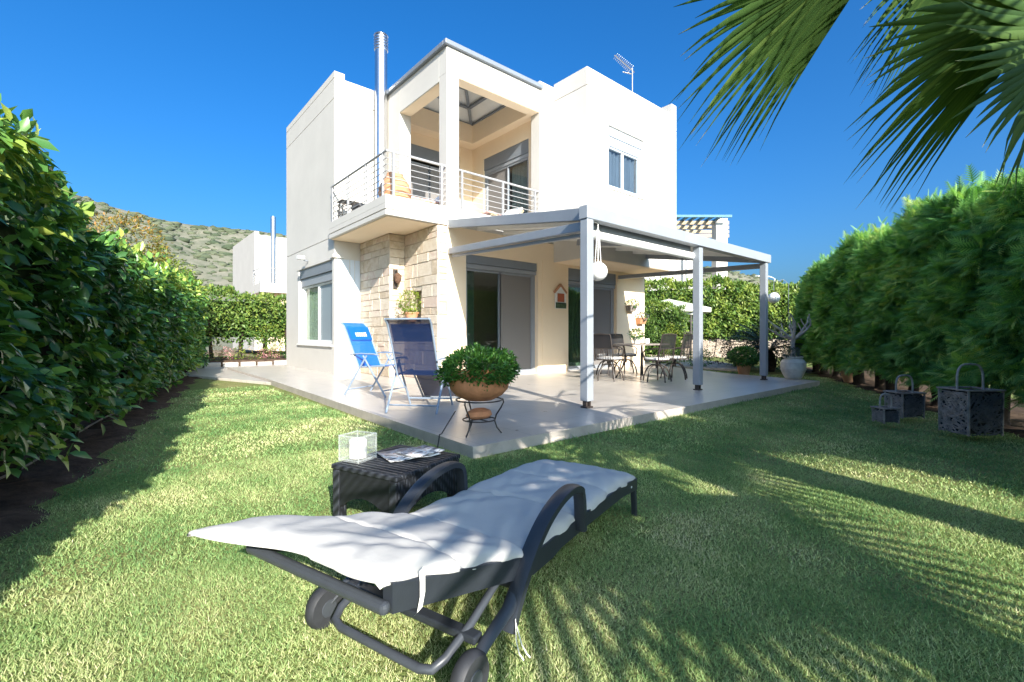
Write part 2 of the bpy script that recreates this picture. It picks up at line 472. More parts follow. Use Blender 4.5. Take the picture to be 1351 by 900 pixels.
# soil strips under the hedges: a little above the lawn, ragged edge
def soil_strip(A, D, N, s0, s1, w0, w1):
    g = MB(); rows = []
    k = 90
    for i in range(k + 1):
        s = s0 + (s1 - s0) * i / k
        e = w1 + 0.06 * math.sin(s * 5.1) + 0.05 * math.sin(s * 13.7 + 1) + rng.uniform(-.02, .02)
        row = []
        for j, f in enumerate((0, .25, .5, .75, .92, 1)):
            o = w0 + (e - w0) * f
            p = A + D * s + N * o
            z = float(lawn_z(p[0], p[1])) + (0.018 + 0.02 * math.sin(s * 9 + j) if f < .95 else -0.014)
            row.append((p[0], p[1], z))
        rows.append(row)
    g.grid(rows)
    return tag(g.build('soil_strip', M['soil'], smooth=True), kind='structure')
soil_strip(HL_A, HL_D, HL_N, -5.0, 11.5, -1.4, 0.42)
soil_strip(HR_A, HR_D, HR_N, -4.0, 9.5, -1.6, 0.22)

# terrace and path
def tile_material(name, col, tile=0.6):
    m, t, b = new_mat(name)
    tc = t.nodes.new('ShaderNodeTexCoord')
    br = t.nodes.new('ShaderNodeTexBrick')
    br.offset = 0.0
    br.inputs['Scale'].default_value = 1.0
    br.inputs['Mortar Size'].default_value = 0.004
    br.inputs['Mortar Smooth'].default_value = 0.3
    br.inputs['Brick Width'].default_value = tile
    br.inputs['Row Height'].default_value = tile
    br.inputs['Color1'].default_value = rgb(col)
    br.inputs['Color2'].default_value = rgb(tuple(c * .94 for c in col))
    br.inputs['Mortar'].default_value = rgb(tuple(c * .62 for c in col))
    t.links.new(tc.outputs['Object'], br.inputs['Vector'])
    n = t.nodes.new('ShaderNodeTexNoise'); n.inputs['Scale'].default_value = 3; n.inputs['Detail'].default_value = 7
    t.links.new(tc.outputs['Object'], n.inputs['Vector'])
    r = t.nodes.new('ShaderNodeValToRGB'); r.color_ramp.elements[0].position = .3; r.color_ramp.elements[0].color = rgb((.86, .85, .84))
    r.color_ramp.elements[1].position = .75; r.color_ramp.elements[1].color = rgb((1.06, 1.05, 1.04))
    t.links.new(n.outputs['Fac'], r.inputs[0])
    mx = t.nodes.new('ShaderNodeMixRGB'); mx.blend_type = 'MULTIPLY'; mx.inputs[0].default_value = 1
    t.links.new(br.outputs['Color'], mx.inputs[1]); t.links.new(r.outputs[0], mx.inputs[2])
    t.links.new(mx.outputs[0], b.inputs['Base Color'])
    rr = t.nodes.new('ShaderNodeMapRange'); rr.inputs[3].default_value = 0.22; rr.inputs[4].default_value = 0.42
    t.links.new(n.outputs['Fac'], rr.inputs[0]); t.links.new(rr.outputs[0], b.inputs['Roughness'])
    return m
M['tile'] = tile_material('terrace_tile', (0.55, 0.51, 0.46))
M['riser'] = mat('terrace_edge_stone', (0.44, 0.40, 0.36), 0.7, var=0.15, scale=5, bump=0.3, bscale=40)

g = MB()
g.poly([(2.30, 3.20), (10.90, 3.14), (11.35, 5.2), (12.9, 8.4), (13.4, 15.4), (2.47, 15.4), (2.47, 10.6)], -0.2, T)
ter = g.build('terrace', [M['tile'], M['riser']])
for p in ter.data.polygons:
    if abs(p.normal.z) < .5: p.material_index = 1
tag(ter, kind='structure')
g = MB()
g.poly([(2.465, 10.55), (1.75, 12.7), (1.25, 14.3), (0.9, 16.4), (8, 17.0), (8, 15.405), (2.465, 15.405)], -0.2, 0.045)
tag(g.build('path', M['tile'], bevel=0.01), kind='structure')
g = MB()
g.poly([(13.41, 5.6), (15.2, 6.4), (17.8, 9.5), (19, 12), (13.41, 12)], -0.2, 0.05)
tag(g.build('garden_path', M['riser'], bevel=0.01), kind='structure')

# ------------------------------------------------------------------ the grass (nobody could count it)
def make_grass():
    pts = []
    cells = []
    n_try = 7900000
    x = rng.uniform(-3.2, 13.0, n_try); y = rng.uniform(-1.2, 16.5, n_try)
    d = np.hypot(x, y)
    fwd = x * math.sin(YAW) + y * math.cos(YAW); side = x * math.cos(YAW) - y * math.sin(YAW)
    area = 16.2 * 17.7
    dens0 = n_try / area
    want = np.where(d < 2.6, 27000, np.where(d < 4.5, 12500, np.where(d < 8, 3000, 900)))
    keep = rng.uniform(0, 1, n_try) < want / dens0
    keep &= (np.abs(side) < 1.25 * np.maximum(fwd, 0) + .8) & (fwd > 0.1)
    sl_ = (np.stack([x, y], 1) - HL_A) @ HL_N; sr_ = (np.stack([x, y], 1) - HR_A) @ HR_N
    # thinning towards the hedge soil
    keep &= rng.uniform(0, 1, n_try) < np.clip((sl_ - 0.30) / 0.35, 0, 1)
    keep &= rng.uniform(0, 1, n_try) < np.clip((sr_ - 0.12) / 0.35, 0, 1)
    keep &= ~((x > 2.28) & (y > 3.15) & (x < 13.4) & ~((x > 10.92 + (y - 3.15) * .22)))
    keep &= ~((y > 10.55 - (x - 2.465) * -3.0) & (x > 0.9) & (y > 10.5))
    x = x[keep]; y = y[keep]; d = d[keep]
    n = len(x)
    h = rng.uniform(.008, .021, n) * np.where(d < 4.5, 1, 1.25)
    # taller tufts along the terrace edge
    edge = ((np.abs(y - 3.15) < .09) & (x > 2.2) & (x < 10.9)) | ((np.abs(x - 2.30) < .09) & (y > 3.1) & (y < 10.5))
    h = h * np.where(edge, rng.uniform(1.2, 2.2, n), 1)
    wd = np.where(d < 2.6, .0027, np.where(d < 4.5, .0042, np.where(d < 8, .0085, .015))) * rng.uniform(.7, 1.3, n)
    a = rng.uniform(0, 2 * PI, n); lean = rng.uniform(.2, 1.3, n) * h
    z = lawn_z(x, y) - .010
    b = rng.uniform(0, 2 * PI, n)
    dx, dy = np.cos(a) * wd / 2, np.sin(a) * wd / 2
    lx, ly = np.cos(b) * lean, np.sin(b) * lean
    V = np.empty((n, 3, 3))
    V[:, 0] = np.stack([x - dx, y - dy, z], 1); V[:, 1] = np.stack([x + dx, y + dy, z], 1); V[:, 2] = np.stack([x + lx, y + ly, z + h], 1)
    F = np.arange(3 * n).reshape(-1, 3)
    P2 = np.stack([x, y], 1)
    patch = vnoise(P2, 1.1, 3) * .55 + vnoise(P2, 4.2, 5) * .45
    dry = np.clip((3.0 - d) / 2.5, 0, 1) * .10 + np.clip((2.4 - np.hypot(x - .9, y - 1.0)) / 2.4, 0, 1) * .12
    r = np.clip((patch - .5) * .85 + .34 + dry + rng.normal(0, .15, n), 0, 1)
    r = np.repeat(r, 3)
    o = np_mesh('grass', V.reshape(-1, 3), F, M['grass'], r)
    tag(o, 'short mown green lawn grass with dry straw patches', 'grass', kind='stuff')
make_grass()

# ------------------------------------------------------------------ the house
H = thing('house', 'white two storey villa with flat roofs, stone corner and roofed balcony', 'house', (8, 11.5, 0))

def panel(mb, axis, c0, c1, a0, a1, z0, z1, holes=()):
    """wall slab with rectangular openings"""
    As = sorted({a0, a1, *[h[0] for h in holes], *[h[1] for h in holes]})
    Zs = sorted({z0, z1, *[h[2] for h in holes], *[h[3] for h in holes]})
    As = [a for a in As if a0 <= a <= a1]; Zs = [z for z in Zs if z0 <= z <= z1]
    for i in range(len(As) - 1):
        run = None
        for j in range(len(Zs) - 1):
            ca, cz = (As[i] + As[i + 1]) / 2, (Zs[j] + Zs[j + 1]) / 2
            hole = any(h[0] < ca < h[1] and h[2] < cz < h[3] for h in holes)
            if not hole:
                run = [Zs[j], Zs[j + 1]] if run is None else [run[0], Zs[j + 1]]
            if (hole or j == len(Zs) - 2) and run is not None:
                if axis == 'y': mb.box(As[i], As[i + 1], c0, c1, run[0], run[1])
                else: mb.box(c0, c1, As[i], As[i + 1], run[0], run[1])
                run = None

def banded(mb, axis, c0, c1, a0, a1, cuts, holes=(), g=0.009, back=0.03, flip=False):
    """wall built in bands with a shallow open groove between them"""
    for z0, z1 in zip(cuts[:-1], cuts[1:]):
        panel(mb, axis, c0, c1, a0, a1, z0 + (g if z0 != cuts[0] else 0), z1 - (g if z1 != cuts[-1] else 0), holes)
    for z in cuts[1:-1]:
        b0, b1 = (c0 + back, c1 - .01)
        hs = [h for h in holes if h[2] < z < h[3]]
        if not hs:
            if axis == 'y': mb.box(a0 + .03, a1 - .03, b0, b1, z - g, z + g)
            else: mb.box(b0, b1, a0 + .03, a1 - .03, z - g, z + g)

LW = (11.30, 13.95, 0.78, 2.83)          # opening of the left window
UW = (9.13, 10.60, 4.62, 6.13)           # upper right window
D1 = (5.68, 7.78, T, 2.75)
D2 = (8.86, 10.88, T, 2.75)
W = MB()
banded(W, 'x', 3.98, 4.23, 11.16, 15.2, [T, 3.37, 6.66, 7.14, 7.30], [LW])
banded(W, 'y', 11.16, 11.41, 4.23, 4.62, [T, 3.28])
banded(W, 'y', 11.162, 11.41, 4.23, 5.20, [3.281, 6.66, 7.16])
W.box(4.23, 8.4, 11.41, 15.0, 6.80, 6.98)                          # roof
W.box(5.2, 8.33, 11.17, 11.41, 6.6, 7.16)
W.box(4.232, 12.0, 15.0, 15.2, T, 7.1)                             # back wall
banded(W, 'y', 7.08, 7.33, 8.33, 12.22, [2.83, 6.83, 7.25], [UW])
banded(W, 'x', 8.33, 8.58, 7.33, 8.15, [2.83, 6.83, 7.25])
W.box(8.34, 8.58, 8.45, 11.2, 6.9, 7.25)
W.box(11.97, 12.22, 7.08, 7.33, 7.25, 7.55)
W.box(11.97, 12.22, 7.33, 15.0, 2.83, 7.55)                        # right wall and its raised parapet
W.box(12.0, 12.25, 8.40, 15.0, T, 2.825)
W.box(8.58, 11.97, 7.33, 15.0, 6.78, 6.95)                         # roof
W.box(7.84, 8.329, 8.15, 8.45, 3.30, 7.18)                         # pier between balcony and block
W.box(5.20, 5.50, 10.24, 11.16, 3.66, 6.97)                        # pier at the back of the balcony
W.box(3.965, 3.985, 11.18, 14.05, 2.84, 2.90)                      # drip ledge above the left window
W.box(3.93, 3.98, 11.10, 11.30, 2.86, 2.93)
W.box(3.97, 4.20, 11.10, 11.158, 2.86, 2.93)
W.build('wall', M['plaster'], H)

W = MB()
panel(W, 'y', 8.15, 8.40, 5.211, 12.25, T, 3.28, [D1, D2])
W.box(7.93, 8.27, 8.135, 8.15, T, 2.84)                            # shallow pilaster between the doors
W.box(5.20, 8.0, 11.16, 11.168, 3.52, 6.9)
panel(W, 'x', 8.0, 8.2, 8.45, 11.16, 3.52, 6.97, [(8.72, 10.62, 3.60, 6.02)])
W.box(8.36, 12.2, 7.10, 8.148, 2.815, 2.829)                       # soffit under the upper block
W.box(3.92, 5.19, 8.22, 11.15, 3.268, 3.279)                       # tinted sheet under the balcony, warm bounce in its colour
W.box(5.215, 5.485, 8.46, 10.23, 6.335, 6.349); W.box(5.50, 7.83, 8.165, 8.445, 6.415, 6.429)  # thin facings on the beams, added to carry the warm bounce tint
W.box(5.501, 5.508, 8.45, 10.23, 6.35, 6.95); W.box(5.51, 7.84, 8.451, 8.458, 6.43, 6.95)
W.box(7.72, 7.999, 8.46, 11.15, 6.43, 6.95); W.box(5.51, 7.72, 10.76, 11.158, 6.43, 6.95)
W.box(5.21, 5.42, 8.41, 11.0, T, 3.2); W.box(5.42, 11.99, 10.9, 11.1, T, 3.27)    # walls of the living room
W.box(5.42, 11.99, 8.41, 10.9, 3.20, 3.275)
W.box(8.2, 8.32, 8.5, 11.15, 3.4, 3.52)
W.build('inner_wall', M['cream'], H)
W = MB(); W.box(5.43, 11.98, 8.16, 10.89, T - .03, T + .012); W.build('floor', M['tile'], H)

# balcony and loggia
W = MB()
W.box(3.85, 7.839, 8.138, 11.155, 3.395, 3.50)
W.box(3.87, 7.839, 8.158, 11.155, 3.375, 3.395)
W.box(3.85, 7.839, 8.138, 11.155, 3.28, 3.375)
W.box(3.85, 4.0, 8.138, 11.155, 3.50, 3.66); W.box(4.0, 7.839, 8.138, 8.29, 3.50, 3.66)
W.build('balcony_slab', M['plaster'], H, bevel=0.006)
W = MB()
W.box(5.20, 5.50, 8.15, 8.45, 3.66, 6.43)
W.build('column', M['plaster'], H, bevel=0.008)
W = MB()
W.box(5.20, 7.839, 8.15, 8.45, 6.43, 6.97); W.box(5.20, 5.50, 8.45, 10.24, 6.35, 6.97)
W.build('canopy_beam', M['plaster'], H, bevel=0.006)
roof = MB()
bx0, bx1, by0, by1, zb = 5.36, 7.80, 8.32, 10.90, 6.96
apx = ((bx0 + bx1) / 2, (by0 + by1) / 2, 7.78)
cs = [(bx0, by0, zb), (bx1, by0, zb), (bx1, by1, zb), (bx0, by1, zb)]
for dz in (0, .05):
    for i in range(4):
        a, b = cs[i], cs[(i + 1) % 4]
        roof.add([(a[0], a[1], a[2] + dz), (b[0], b[1], b[2] + dz), (apx[0], apx[1], apx[2] + dz)], [(0, 1, 2)])
roof_o = roof.build('canopy_roof', M['white_paint'], H)
rf = MB()
def lerp(a, b, t): return tuple(a[k] + (b[k] - a[k]) * t for k in range(3))
for i in range(4):
    a, b = cs[i], cs[(i + 1) % 4]
    lo = lambda p: (p[0], p[1], p[2] - .05)
    rf.bar(lo(a), lo(apx), .07, .07)
    for t in (0.06, .36, .66): rf.bar(lo(lerp(a, apx, t)), lo(lerp(b, apx, t)), .09, .05)
rf.build('rafter', M['alu_dark'], roof_o)
gt = MB()
gt.box(5.13, 7.90, 8.08, 8.19, 6.975, 7.075); gt.box(5.13, 5.24, 8.19, 11.1, 6.975, 7.075)
gt.box(5.24, 7.90, 8.19, 8.3, 7.02, 7.06); gt.box(5.24, 5.35, 8.3, 11.1, 7.02, 7.06)
gt.build('gutter', M['alu_dark'], H, bevel=0.012)

# railing
RL = MB()
zr = 4.50
RL.tube([(3.90, 11.12, zr), (3.90, 8.19, zr), (5.2, 8.19, zr)], .024, 10)
RL.tube([(5.5, 8.19, zr), (7.84, 8.19, zr)], .024, 10)
rail = RL.build('railing', M['rail'], H, smooth=True)
RL = MB()
for k in range(6):
    z = 3.76 + k * .12
    RL.tube([(3.90, 11.12, z), (3.90, 8.19, z), (5.2, 8.19, z)], .008, 6)
    RL.tube([(5.5, 8.19, z), (7.84, 8.19, z)], .008, 6)
RL.build('rod', M['rail'], rail, smooth=True)
for p in [(3.9, 11.05), (3.9, 10.1), (3.9, 9.15), (3.9, 8.36), (4.03, 8.19), (5.1, 8.19), (5.60, 8.19), (6.72, 8.19), (7.72, 8.19)]:
    q = MB(); q.box(p[0] - .02, p[0] + .02, p[1] - .02, p[1] + .02, 3.655, zr - .015); q.build('post', M['rail'], rail)

# pipes
f = MB()
f.tube([(5.02, 10.86, 3.5), (5.02, 10.86, 8.05)], .15, 20)
fl = f.build('flue_pipe', M['steel'], H, smooth=True)
f = MB()
for k in range(5): f.lathe([(.17, 8.04 + k * .07), (.17, 8.075 + k * .07), (.125, 8.08 + k * .07), (.125, 8.11 + k * .07)], (5.02, 10.86, 0), 20)
f.lathe([(.175, 8.40), (.15, 8.43), (0.0, 8.44)], (5.02, 10.86, 0), 20)
f.build('cap', M['steel'], fl, smooth=True)
f = MB(); f.tube([(4.80, 11.13, 3.5), (4.80, 11.13, 7.0)], .03, 10); f.build('downpipe', M['white_paint'], H, smooth=True)

# stone cladding: separate blocks on a mortar bed
ST = MB()
def stone_face(axis, c, out, a0, a1, z0, z1, hole=None):
    z = z0
    while z < z1 - .02:
        h = min(random.choice([.15, .19, .22, .26, .30]), z1 - z)
        if z1 - z - h < .09: h = z1 - z
        a = a0 - random.uniform(0, .0)
        while a < a1 - .01:
            L = min(random.uniform(.20, .62), a1 - a)
            if a1 - a - L < .12: L = a1 - a
            rows = [(z, z + h)] if (h < .21 or random.random() < .62) else [(z, z + h * .5), (z + h * .5, z + h)]
            for (q0, q1) in rows:
                if hole and a + L > hole[0] + .02 and a < hole[1] - .02 and q1 > hole[2] + .02 and q0 < hole[3] - .02:
                    segs = []
                    if a < hole[0] - .05: segs.append((a, hole[0]))
                    if a + L > hole[1] + .05: segs.append((hole[1], a + L))
                else: segs = [(a, a + L)]
                for (s0, s1) in segs:
                    gp = .003; i = .008
                    d = random.uniform(.012, .024)
                    ST.rv = random.random()
                    j = lambda: random.uniform(-.006, .006)
                    b0 = [(s0 + gp, q0 + gp), (s1 - gp, q0 + gp), (s1 - gp, q1 - gp), (s0 + gp, q1 - gp)]
                    f0 = [(s0 + gp + i + j(), q0 + gp + i + j()), (s1 - gp - i + j(), q0 + gp + i + j()), (s1 - gp - i + j(), q1 - gp - i + j()), (s0 + gp + i + j(), q1 - gp - i + j())]
                    def P(a_, z_, dd): return (a_, c + out * dd, z_) if axis == 'y' else (c + out * dd, a_, z_)
                    vs = [P(x, y, -.03) for x, y in b0] + [P(x, y, d - .012) for x, y in b0] + [P(x, y, d + j() * .5) for x, y in f0]
                    fs = []
                    for lv in (0, 4):
                        for k in range(4): fs.append((lv + k, lv + (k + 1) % 4, lv + 4 + (k + 1) % 4, lv + 4 + k))
                    fs.append((8, 9, 10, 11))
                    ST.add(vs, fs)
            a += L
        z += h
NI = (8.83, 9.23, 1.30, 1.98)
stone_face('x', 4.625, -1, 9.56, 11.15, T, 3.26)
stone_face('y', 9.565, -1, 4.61, 4.98, T, 3.26)
stone_face('x', 4.995, -1, 8.15, 9.55, T, 3.26, NI)
stone_face('y', 8.165, -1, 4.98, 5.21, T, 3.26)
stc = ST.build('stone_cladding', M['stone'], H, rnd=True)
mo = MB()
mo.box(4.63, 5.19, 9.575, 11.155, T, 3.265)
panel(mo, 'x', 5.0, 5.19, 8.17, 9.575, T, 3.265, [NI]); mo.box(5.191, 5.206, 8.17, 9.6, T, 3.265)
mo.build('mortar_bed', M['mortar'], stc)

# windows and sliding doors
def window(name, axis, c, a0, a1, z0, z1, boxes, panels, out=-1, sill=None, fr='white_paint', fw=.06, depth=.06, rec=.10):
    """panels: list of (a0, a1, material of the pane); boxes: shutter box bands above"""
    def bx(mb, p0, p1, d0, d1, q0, q1):
        lo, hi = sorted((c + out * d0, c + out * d1))
        if axis == 'y': mb.box(p0, p1, lo, hi, q0, q1)
        else: mb.box(lo, hi, p0, p1, q0, q1)
    fm = MB()
    bx(fm, a0, a0 + fw, -rec - depth, -rec, z0, z1); bx(fm, a1 - fw, a1, -rec - depth, -rec, z0, z1)
    bx(fm, a0 + fw, a1 - fw, -rec - depth, -rec, z0, z0 + fw)
    zt = boxes[0][0] if boxes else z1
    for (p0, p1, pm) in panels:
        s = .045
        bx(fm, p0, p0 + s, -rec - depth - .02, -rec - .01, z0 + fw, zt); bx(fm, p1 - s, p1, -rec - depth - .02, -rec - .01, z0 + fw, zt)
        bx(fm, p0 + s, p1 - s, -rec - depth - .02, -rec - .01, zt - s, zt); bx(fm, p0 + s, p1 - s, -rec - depth - .02, -rec - .01, z0 + fw, z0 + fw + s)
    w_ = fm.build(name, M[fr], H, bevel=0.004)
    for (p0, p1, pm) in panels:
        pn = MB(); bx(pn, p0 + .04, p1 - .04, -rec - .055, -rec - .045, z0 + fw + .04, zt - .04)
        pn.build('screen' if 'screen' in pm else 'pane', M[pm], w_)
    for (b0, b1, bm_, d) in boxes:
        sb = MB(); bx(sb, a0 + .004, a1 - .004, -rec - .12, -d, b0 + .004, b1 - .003); sb.build('shutter_box', M[bm_], w_, bevel=0.006)
    if sill:
        sm = MB(); bx(sm, a0 - sill, a1 + sill, -rec, .045, z0 - .045, z0 - .004); sm.build('sill', M['white_paint'], w_, bevel=0.004)
    return w_
def curtain(parent, axis, c, a0, a1, z0, z1, m, amp=.03, n=60):
    g = MB(); rows = []
    for i in range(n + 1):
        a = a0 + (a1 - a0) * i / n
        o = c + amp * math.sin(i * .9) + amp * .4 * math.sin(i * 2.3)
        rows.append([((a, o, z) if axis == 'y' else (o, a, z)) for z in (z0, (z0 + z1) / 2, z1)])
    g.grid(rows); g.build('curtain', M[m], parent, smooth=True)

wl = window('window', 'x', 3.98, LW[0], LW[1], LW[2], LW[3], [(2.36, 2.58, 'alu', .06), (2.58, 2.83, 'alu_dark', .02)],
            [(12.62, 13.87, 'glass'), (11.36, 12.62, 'blue_screen')], sill=.06)
q = MB(); q.box(4.03, 4.34, 11.147, 11.158, .79, 2.84); q.box(4.36, 4.46, 11.142, 11.158, .79, 2.84); q.box(4.48, 4.60, 11.147, 11.158, .79, 2.84); q.build('corner_panel', M['pale_alu'], wl)
curtain(wl, 'x', 4.20, 12.75, 13.8, .85, 2.4, 'curtain_pale')
wu = window('window', 'y', 7.08, UW[0], UW[1], UW[2], UW[3], [(5.68, 5.90, 'pale_alu', .075), (5.91, 6.13, 'pale_alu', .045)],
            [(9.19, 9.86, 'mirror_glass'), (9.84, 10.54, 'mirror_glass')], sill=.05, fr='pale_alu')
curtain(wu, 'y', 7.29, 9.15, 10.58, 4.65, 5.9, 'blind')
d1 = window('sliding_door', 'y', 8.15, D1[0], D1[1], T + .003, D1[3], [(2.46, 2.56, 'alu', .05), (2.56, 2.75, 'alu_dark', .03)],
            [(5.74, 6.72, 'glass'), (6.68, 7.72, 'screen')], fr='alu')
curtain(d1, 'y', 8.36, 5.75, 6.02, T + .03, 2.5, 'curtain')
d2 = window('sliding_door', 'y', 8.15, D2[0], D2[1], T + .003, D2[3], [(2.33, 2.43, 'alu', .05), (2.43, 2.75, 'alu_dark', .03)],
            [(8.92, 9.84, 'glass'), (9.80, 10.82, 'screen')], fr='alu')
curtain(d2, 'y', 8.36, 8.9, 9.75, T + .03, 2.4, 'curtain')
da = window('sliding_door', 'y', 11.16, 5.62, 7.5, 3.53, 6.10, [(5.62, 5.72, 'alu', -.0), (5.72, 6.10, 'alu_dark', -.03)],
            [(5.68, 6.56, 'screen'), (6.52, 7.44, 'screen')], fr='alu', rec=-.07)
db = window('sliding_door', 'x', 8.0, 8.72, 10.62, 3.60, 6.02, [(5.58, 5.68, 'alu', .04), (5.68, 6.02, 'alu_dark', .02)],
            [(8.78, 9.66, 'mirror_glass'), (9.62, 10.56, 'screen')], fr='alu', rec=.05)
curtain(db, 'x', 8.22, 8.8, 9.6, 3.6, 5.6, 'curtain_pale', .015)

# ------------------------------------------------------------------ pergola
PG = thing('pergola', 'grey painted metal pergola on three posts over the terrace', 'pergola', (7.5, 4.0, T))
# corners of the roof: front edge on the posts, back edge up on the wall
FL, FR_ = Vector((4.64, 3.95, 0)), Vector((10.35, 3.95, 0))
BL, BR = Vector((5.27, 8.14, 0)), Vector((10.98, 8.14, 0))
zf, zw = 2.61, 3.31
for (x, y) in ((4.645, 3.95), (7.56, 3.98), (10.28, 3.97)):
    p = MB(); s = .062
    p.box(x - s, x + s, y - s, y + s, T + .09, 2.52)
    po = p.build('post', M['alu'], PG, bevel=0.008)
    q = MB()
    for dx in (-.035, .035):
        q.box(x + dx - .012, x + dx + .012, y - .03, y + .03, T + .02, T + .10)
        q.box(x + dx - .03, x + dx + .03, y - .05, y + .05, T + .002, T + .02)
    q.build('foot', M['iron'], po)
b = MB()
b.box(4.57, 10.42, 3.88, 4.02, 2.522, 2.69)
b.bar((4.70, 4.0, zf - .005), (BL.x, 8.14, zw), .09, .16)
b.bar((10.33, 4.0, zf - .005), (10.73, 7.07, 3.12), .09, .16)
b.bar((7.56, 4.0, zf - .005), (8.0, 7.07, 3.12), .07, .14)
b.build('beam', M['alu'], PG, bevel=0.006)
r_ = MB()
def roof_pt(u, y):
    t = (y - 3.95) / 4.19
    return (4.66 + u * 5.67 + .63 * t, y, 2.665 + .70 * t)
r_.grid([[roof_pt(u, y) for y in np.linspace(3.97, 7.07, 6)] for u in np.linspace(0, 1, 9)])
r_.grid([[(p[0], p[1], p[2] + .018) for p in [roof_pt(u, y) for y in np.linspace(3.97, 7.07, 6)]] for u in np.linspace(0, 1, 9)])
r_.grid([[roof_pt(u, y) for y in (7.07, 7.6, 8.13)] for u in np.linspace(0, .558, 5)])
r_.build('roof_sheet', M['white_paint'], PG)
rr = MB()
for u in (.12, .245, .37, .63, .755, .88):
    y1 = 8.12 if u < .5 else 7.06
    a = roof_pt(u, 4.03); c = roof_pt(u, y1)
    rr.bar((a[0], a[1], a[2] - .05), (c[0], c[1], c[2] - .05), .05, .08)
rr.build('rafter', M['white_paint'], PG)
for (a, b, wd_, ht_) in (((4.72, 4.02, 2.455), (5.27, 8.12, 2.75), .10, .12), ((4.80, 4.06, 2.37), (5.33, 8.12, 2.655), .06, .05), ((10.33, 4.02, 2.47), (10.96, 8.12, 2.66), .10, .10)):
    aw = MB(); aw.bar(a, b, wd_, ht_); aw.build('awning_rail', M['alu'], PG, bevel=0.006)
ab = MB(); ab.tube([(4.72, 4.06, 2.375), (7.50, 4.06, 2.375)], .062, 14); ab.build('awning_bar', M['white_paint'], PG, smooth=True)
ab = MB(); ab.bar((4.9, 4.12, 2.50), (7.5, 4.12, 2.50), .10, .10); ab.build('awning_fabric', M['alu_dark'], PG, bevel=0.02)

# ------------------------------------------------------------------ fittings on the house
def at_wall(o): return o
t = thing('wall_lamp', 'rusty brown lantern on the sunny stone chimney breast', 'wall lamp', (4.74, 9.54, 2.25))
q = MB(); q.box(-.05, .05, -.02, .0, -.20, .22); q.tube([(0, -.01, .16), (0, -.10, .20), (0, -.13, .12)], .014, 8); q.build('bracket', M['iron'], t, local=True)
q = MB(); q.lathe([(.02, .14), (.085, .08), (.07, -.04), (.04, -.09), (0, -.10)], (0, -.13, 0), 10); q.build('lantern', M['bark_red'], t, local=True)
t = thing('flood_light', 'small white flood light on the wall above the left window', 'lamp', (3.975, 13.1, 3.05))
q = MB(); q.tube([(0, 0, -.05), (-.10, 0, -.03), (-.16, -.05, .0)], .018, 8); q.build('arm', M['alu_dark'], t, local=True)
q = MB(); q.box(-.30, -.12, -.14, .02, -.03, .07); q.build('lamp_head', M['white_paint'], t, local=True, bevel=.02)

t = thing('wall_plaque', 'small house shaped ceramic plaque with orange panel between the two glass doors', 'plaque', (8.53, 8.133, 1.68))
arc = [(-.19, 0), (.19, 0), (.19, .40)] + [(.19 * math.cos(a), .40 + .15 * math.sin(a)) for a in np.linspace(.2, PI - .2, 9)] + [(-.19, .40)]
q = MB(); q.add([(x, -.001, z) for x, z in arc] + [(x, -.03, z) for x, z in arc], [tuple(range(len(arc))), tuple(range(2 * len(arc) - 1, len(arc) - 1, -1))] + [(i, (i + 1) % len(arc), len(arc) + (i + 1) % len(arc), len(arc) + i) for i in range(len(arc))])
q.build('back_plate', M['white_fabric'], t, local=True)
q = MB(); q.box(-.12, .12, -.045, -.031, .17, .38); q.build('orange_panel', M['orange_glaze'], t, local=True, bevel=.005)
q = MB(); q.box(-.18, .18, -.05, -.031, .01, .15)
for k in range(4): q.lathe([(.03, .03), (.045, .10), (.03, .12), (0, .14)], (-.12 + .08 * k, -.055, 0), 8)
q.build('pot_relief', M['green_glaze'], t, local=True)
q = MB(); q.bar((-.22, -.02, .40), (0, -.02, .60), .06, .03, up=(0, 1, 0)); q.bar((.22, -.02, .40), (0, -.02, .60), .06, .03, up=(0, 1, 0)); q.build('eaves', M['terra_pale'], t, local=True)

def ball_leaves(c, rad, n, size, width, m, parent, name='foliage', squash=1.0, tmpl=LEAF_SMALL, droop=.2, seed=1, hollow=.55, rbias=0):
    r = np.random.default_rng(seed)
    d = norm(r.normal(size=(n, 3)))
    rr = rad * r.uniform(hollow, 1.0, n) ** .6 * (1 + .16 * np.sin(d[:, 0] * 5 + seed) * np.cos(d[:, 1] * 4 + d[:, 2] * 3))
    P = d * rr[:, None]; P[:, 2] *= squash
    D = norm(d + r.normal(0, .55, (n, 3)) + np.array([0, 0, -droop])); N = norm(d + np.array([0, 0, .8]) + r.normal(0, .3, (n, 3)))
    P = P + np.asarray(c)
    V, F, k = leaves(tmpl, P, D, N, size * r.uniform(.6, 1.25, n), width)
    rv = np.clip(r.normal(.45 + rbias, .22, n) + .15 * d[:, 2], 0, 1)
    return np_mesh(name, V, F, M[m], np.repeat(rv, k), parent)

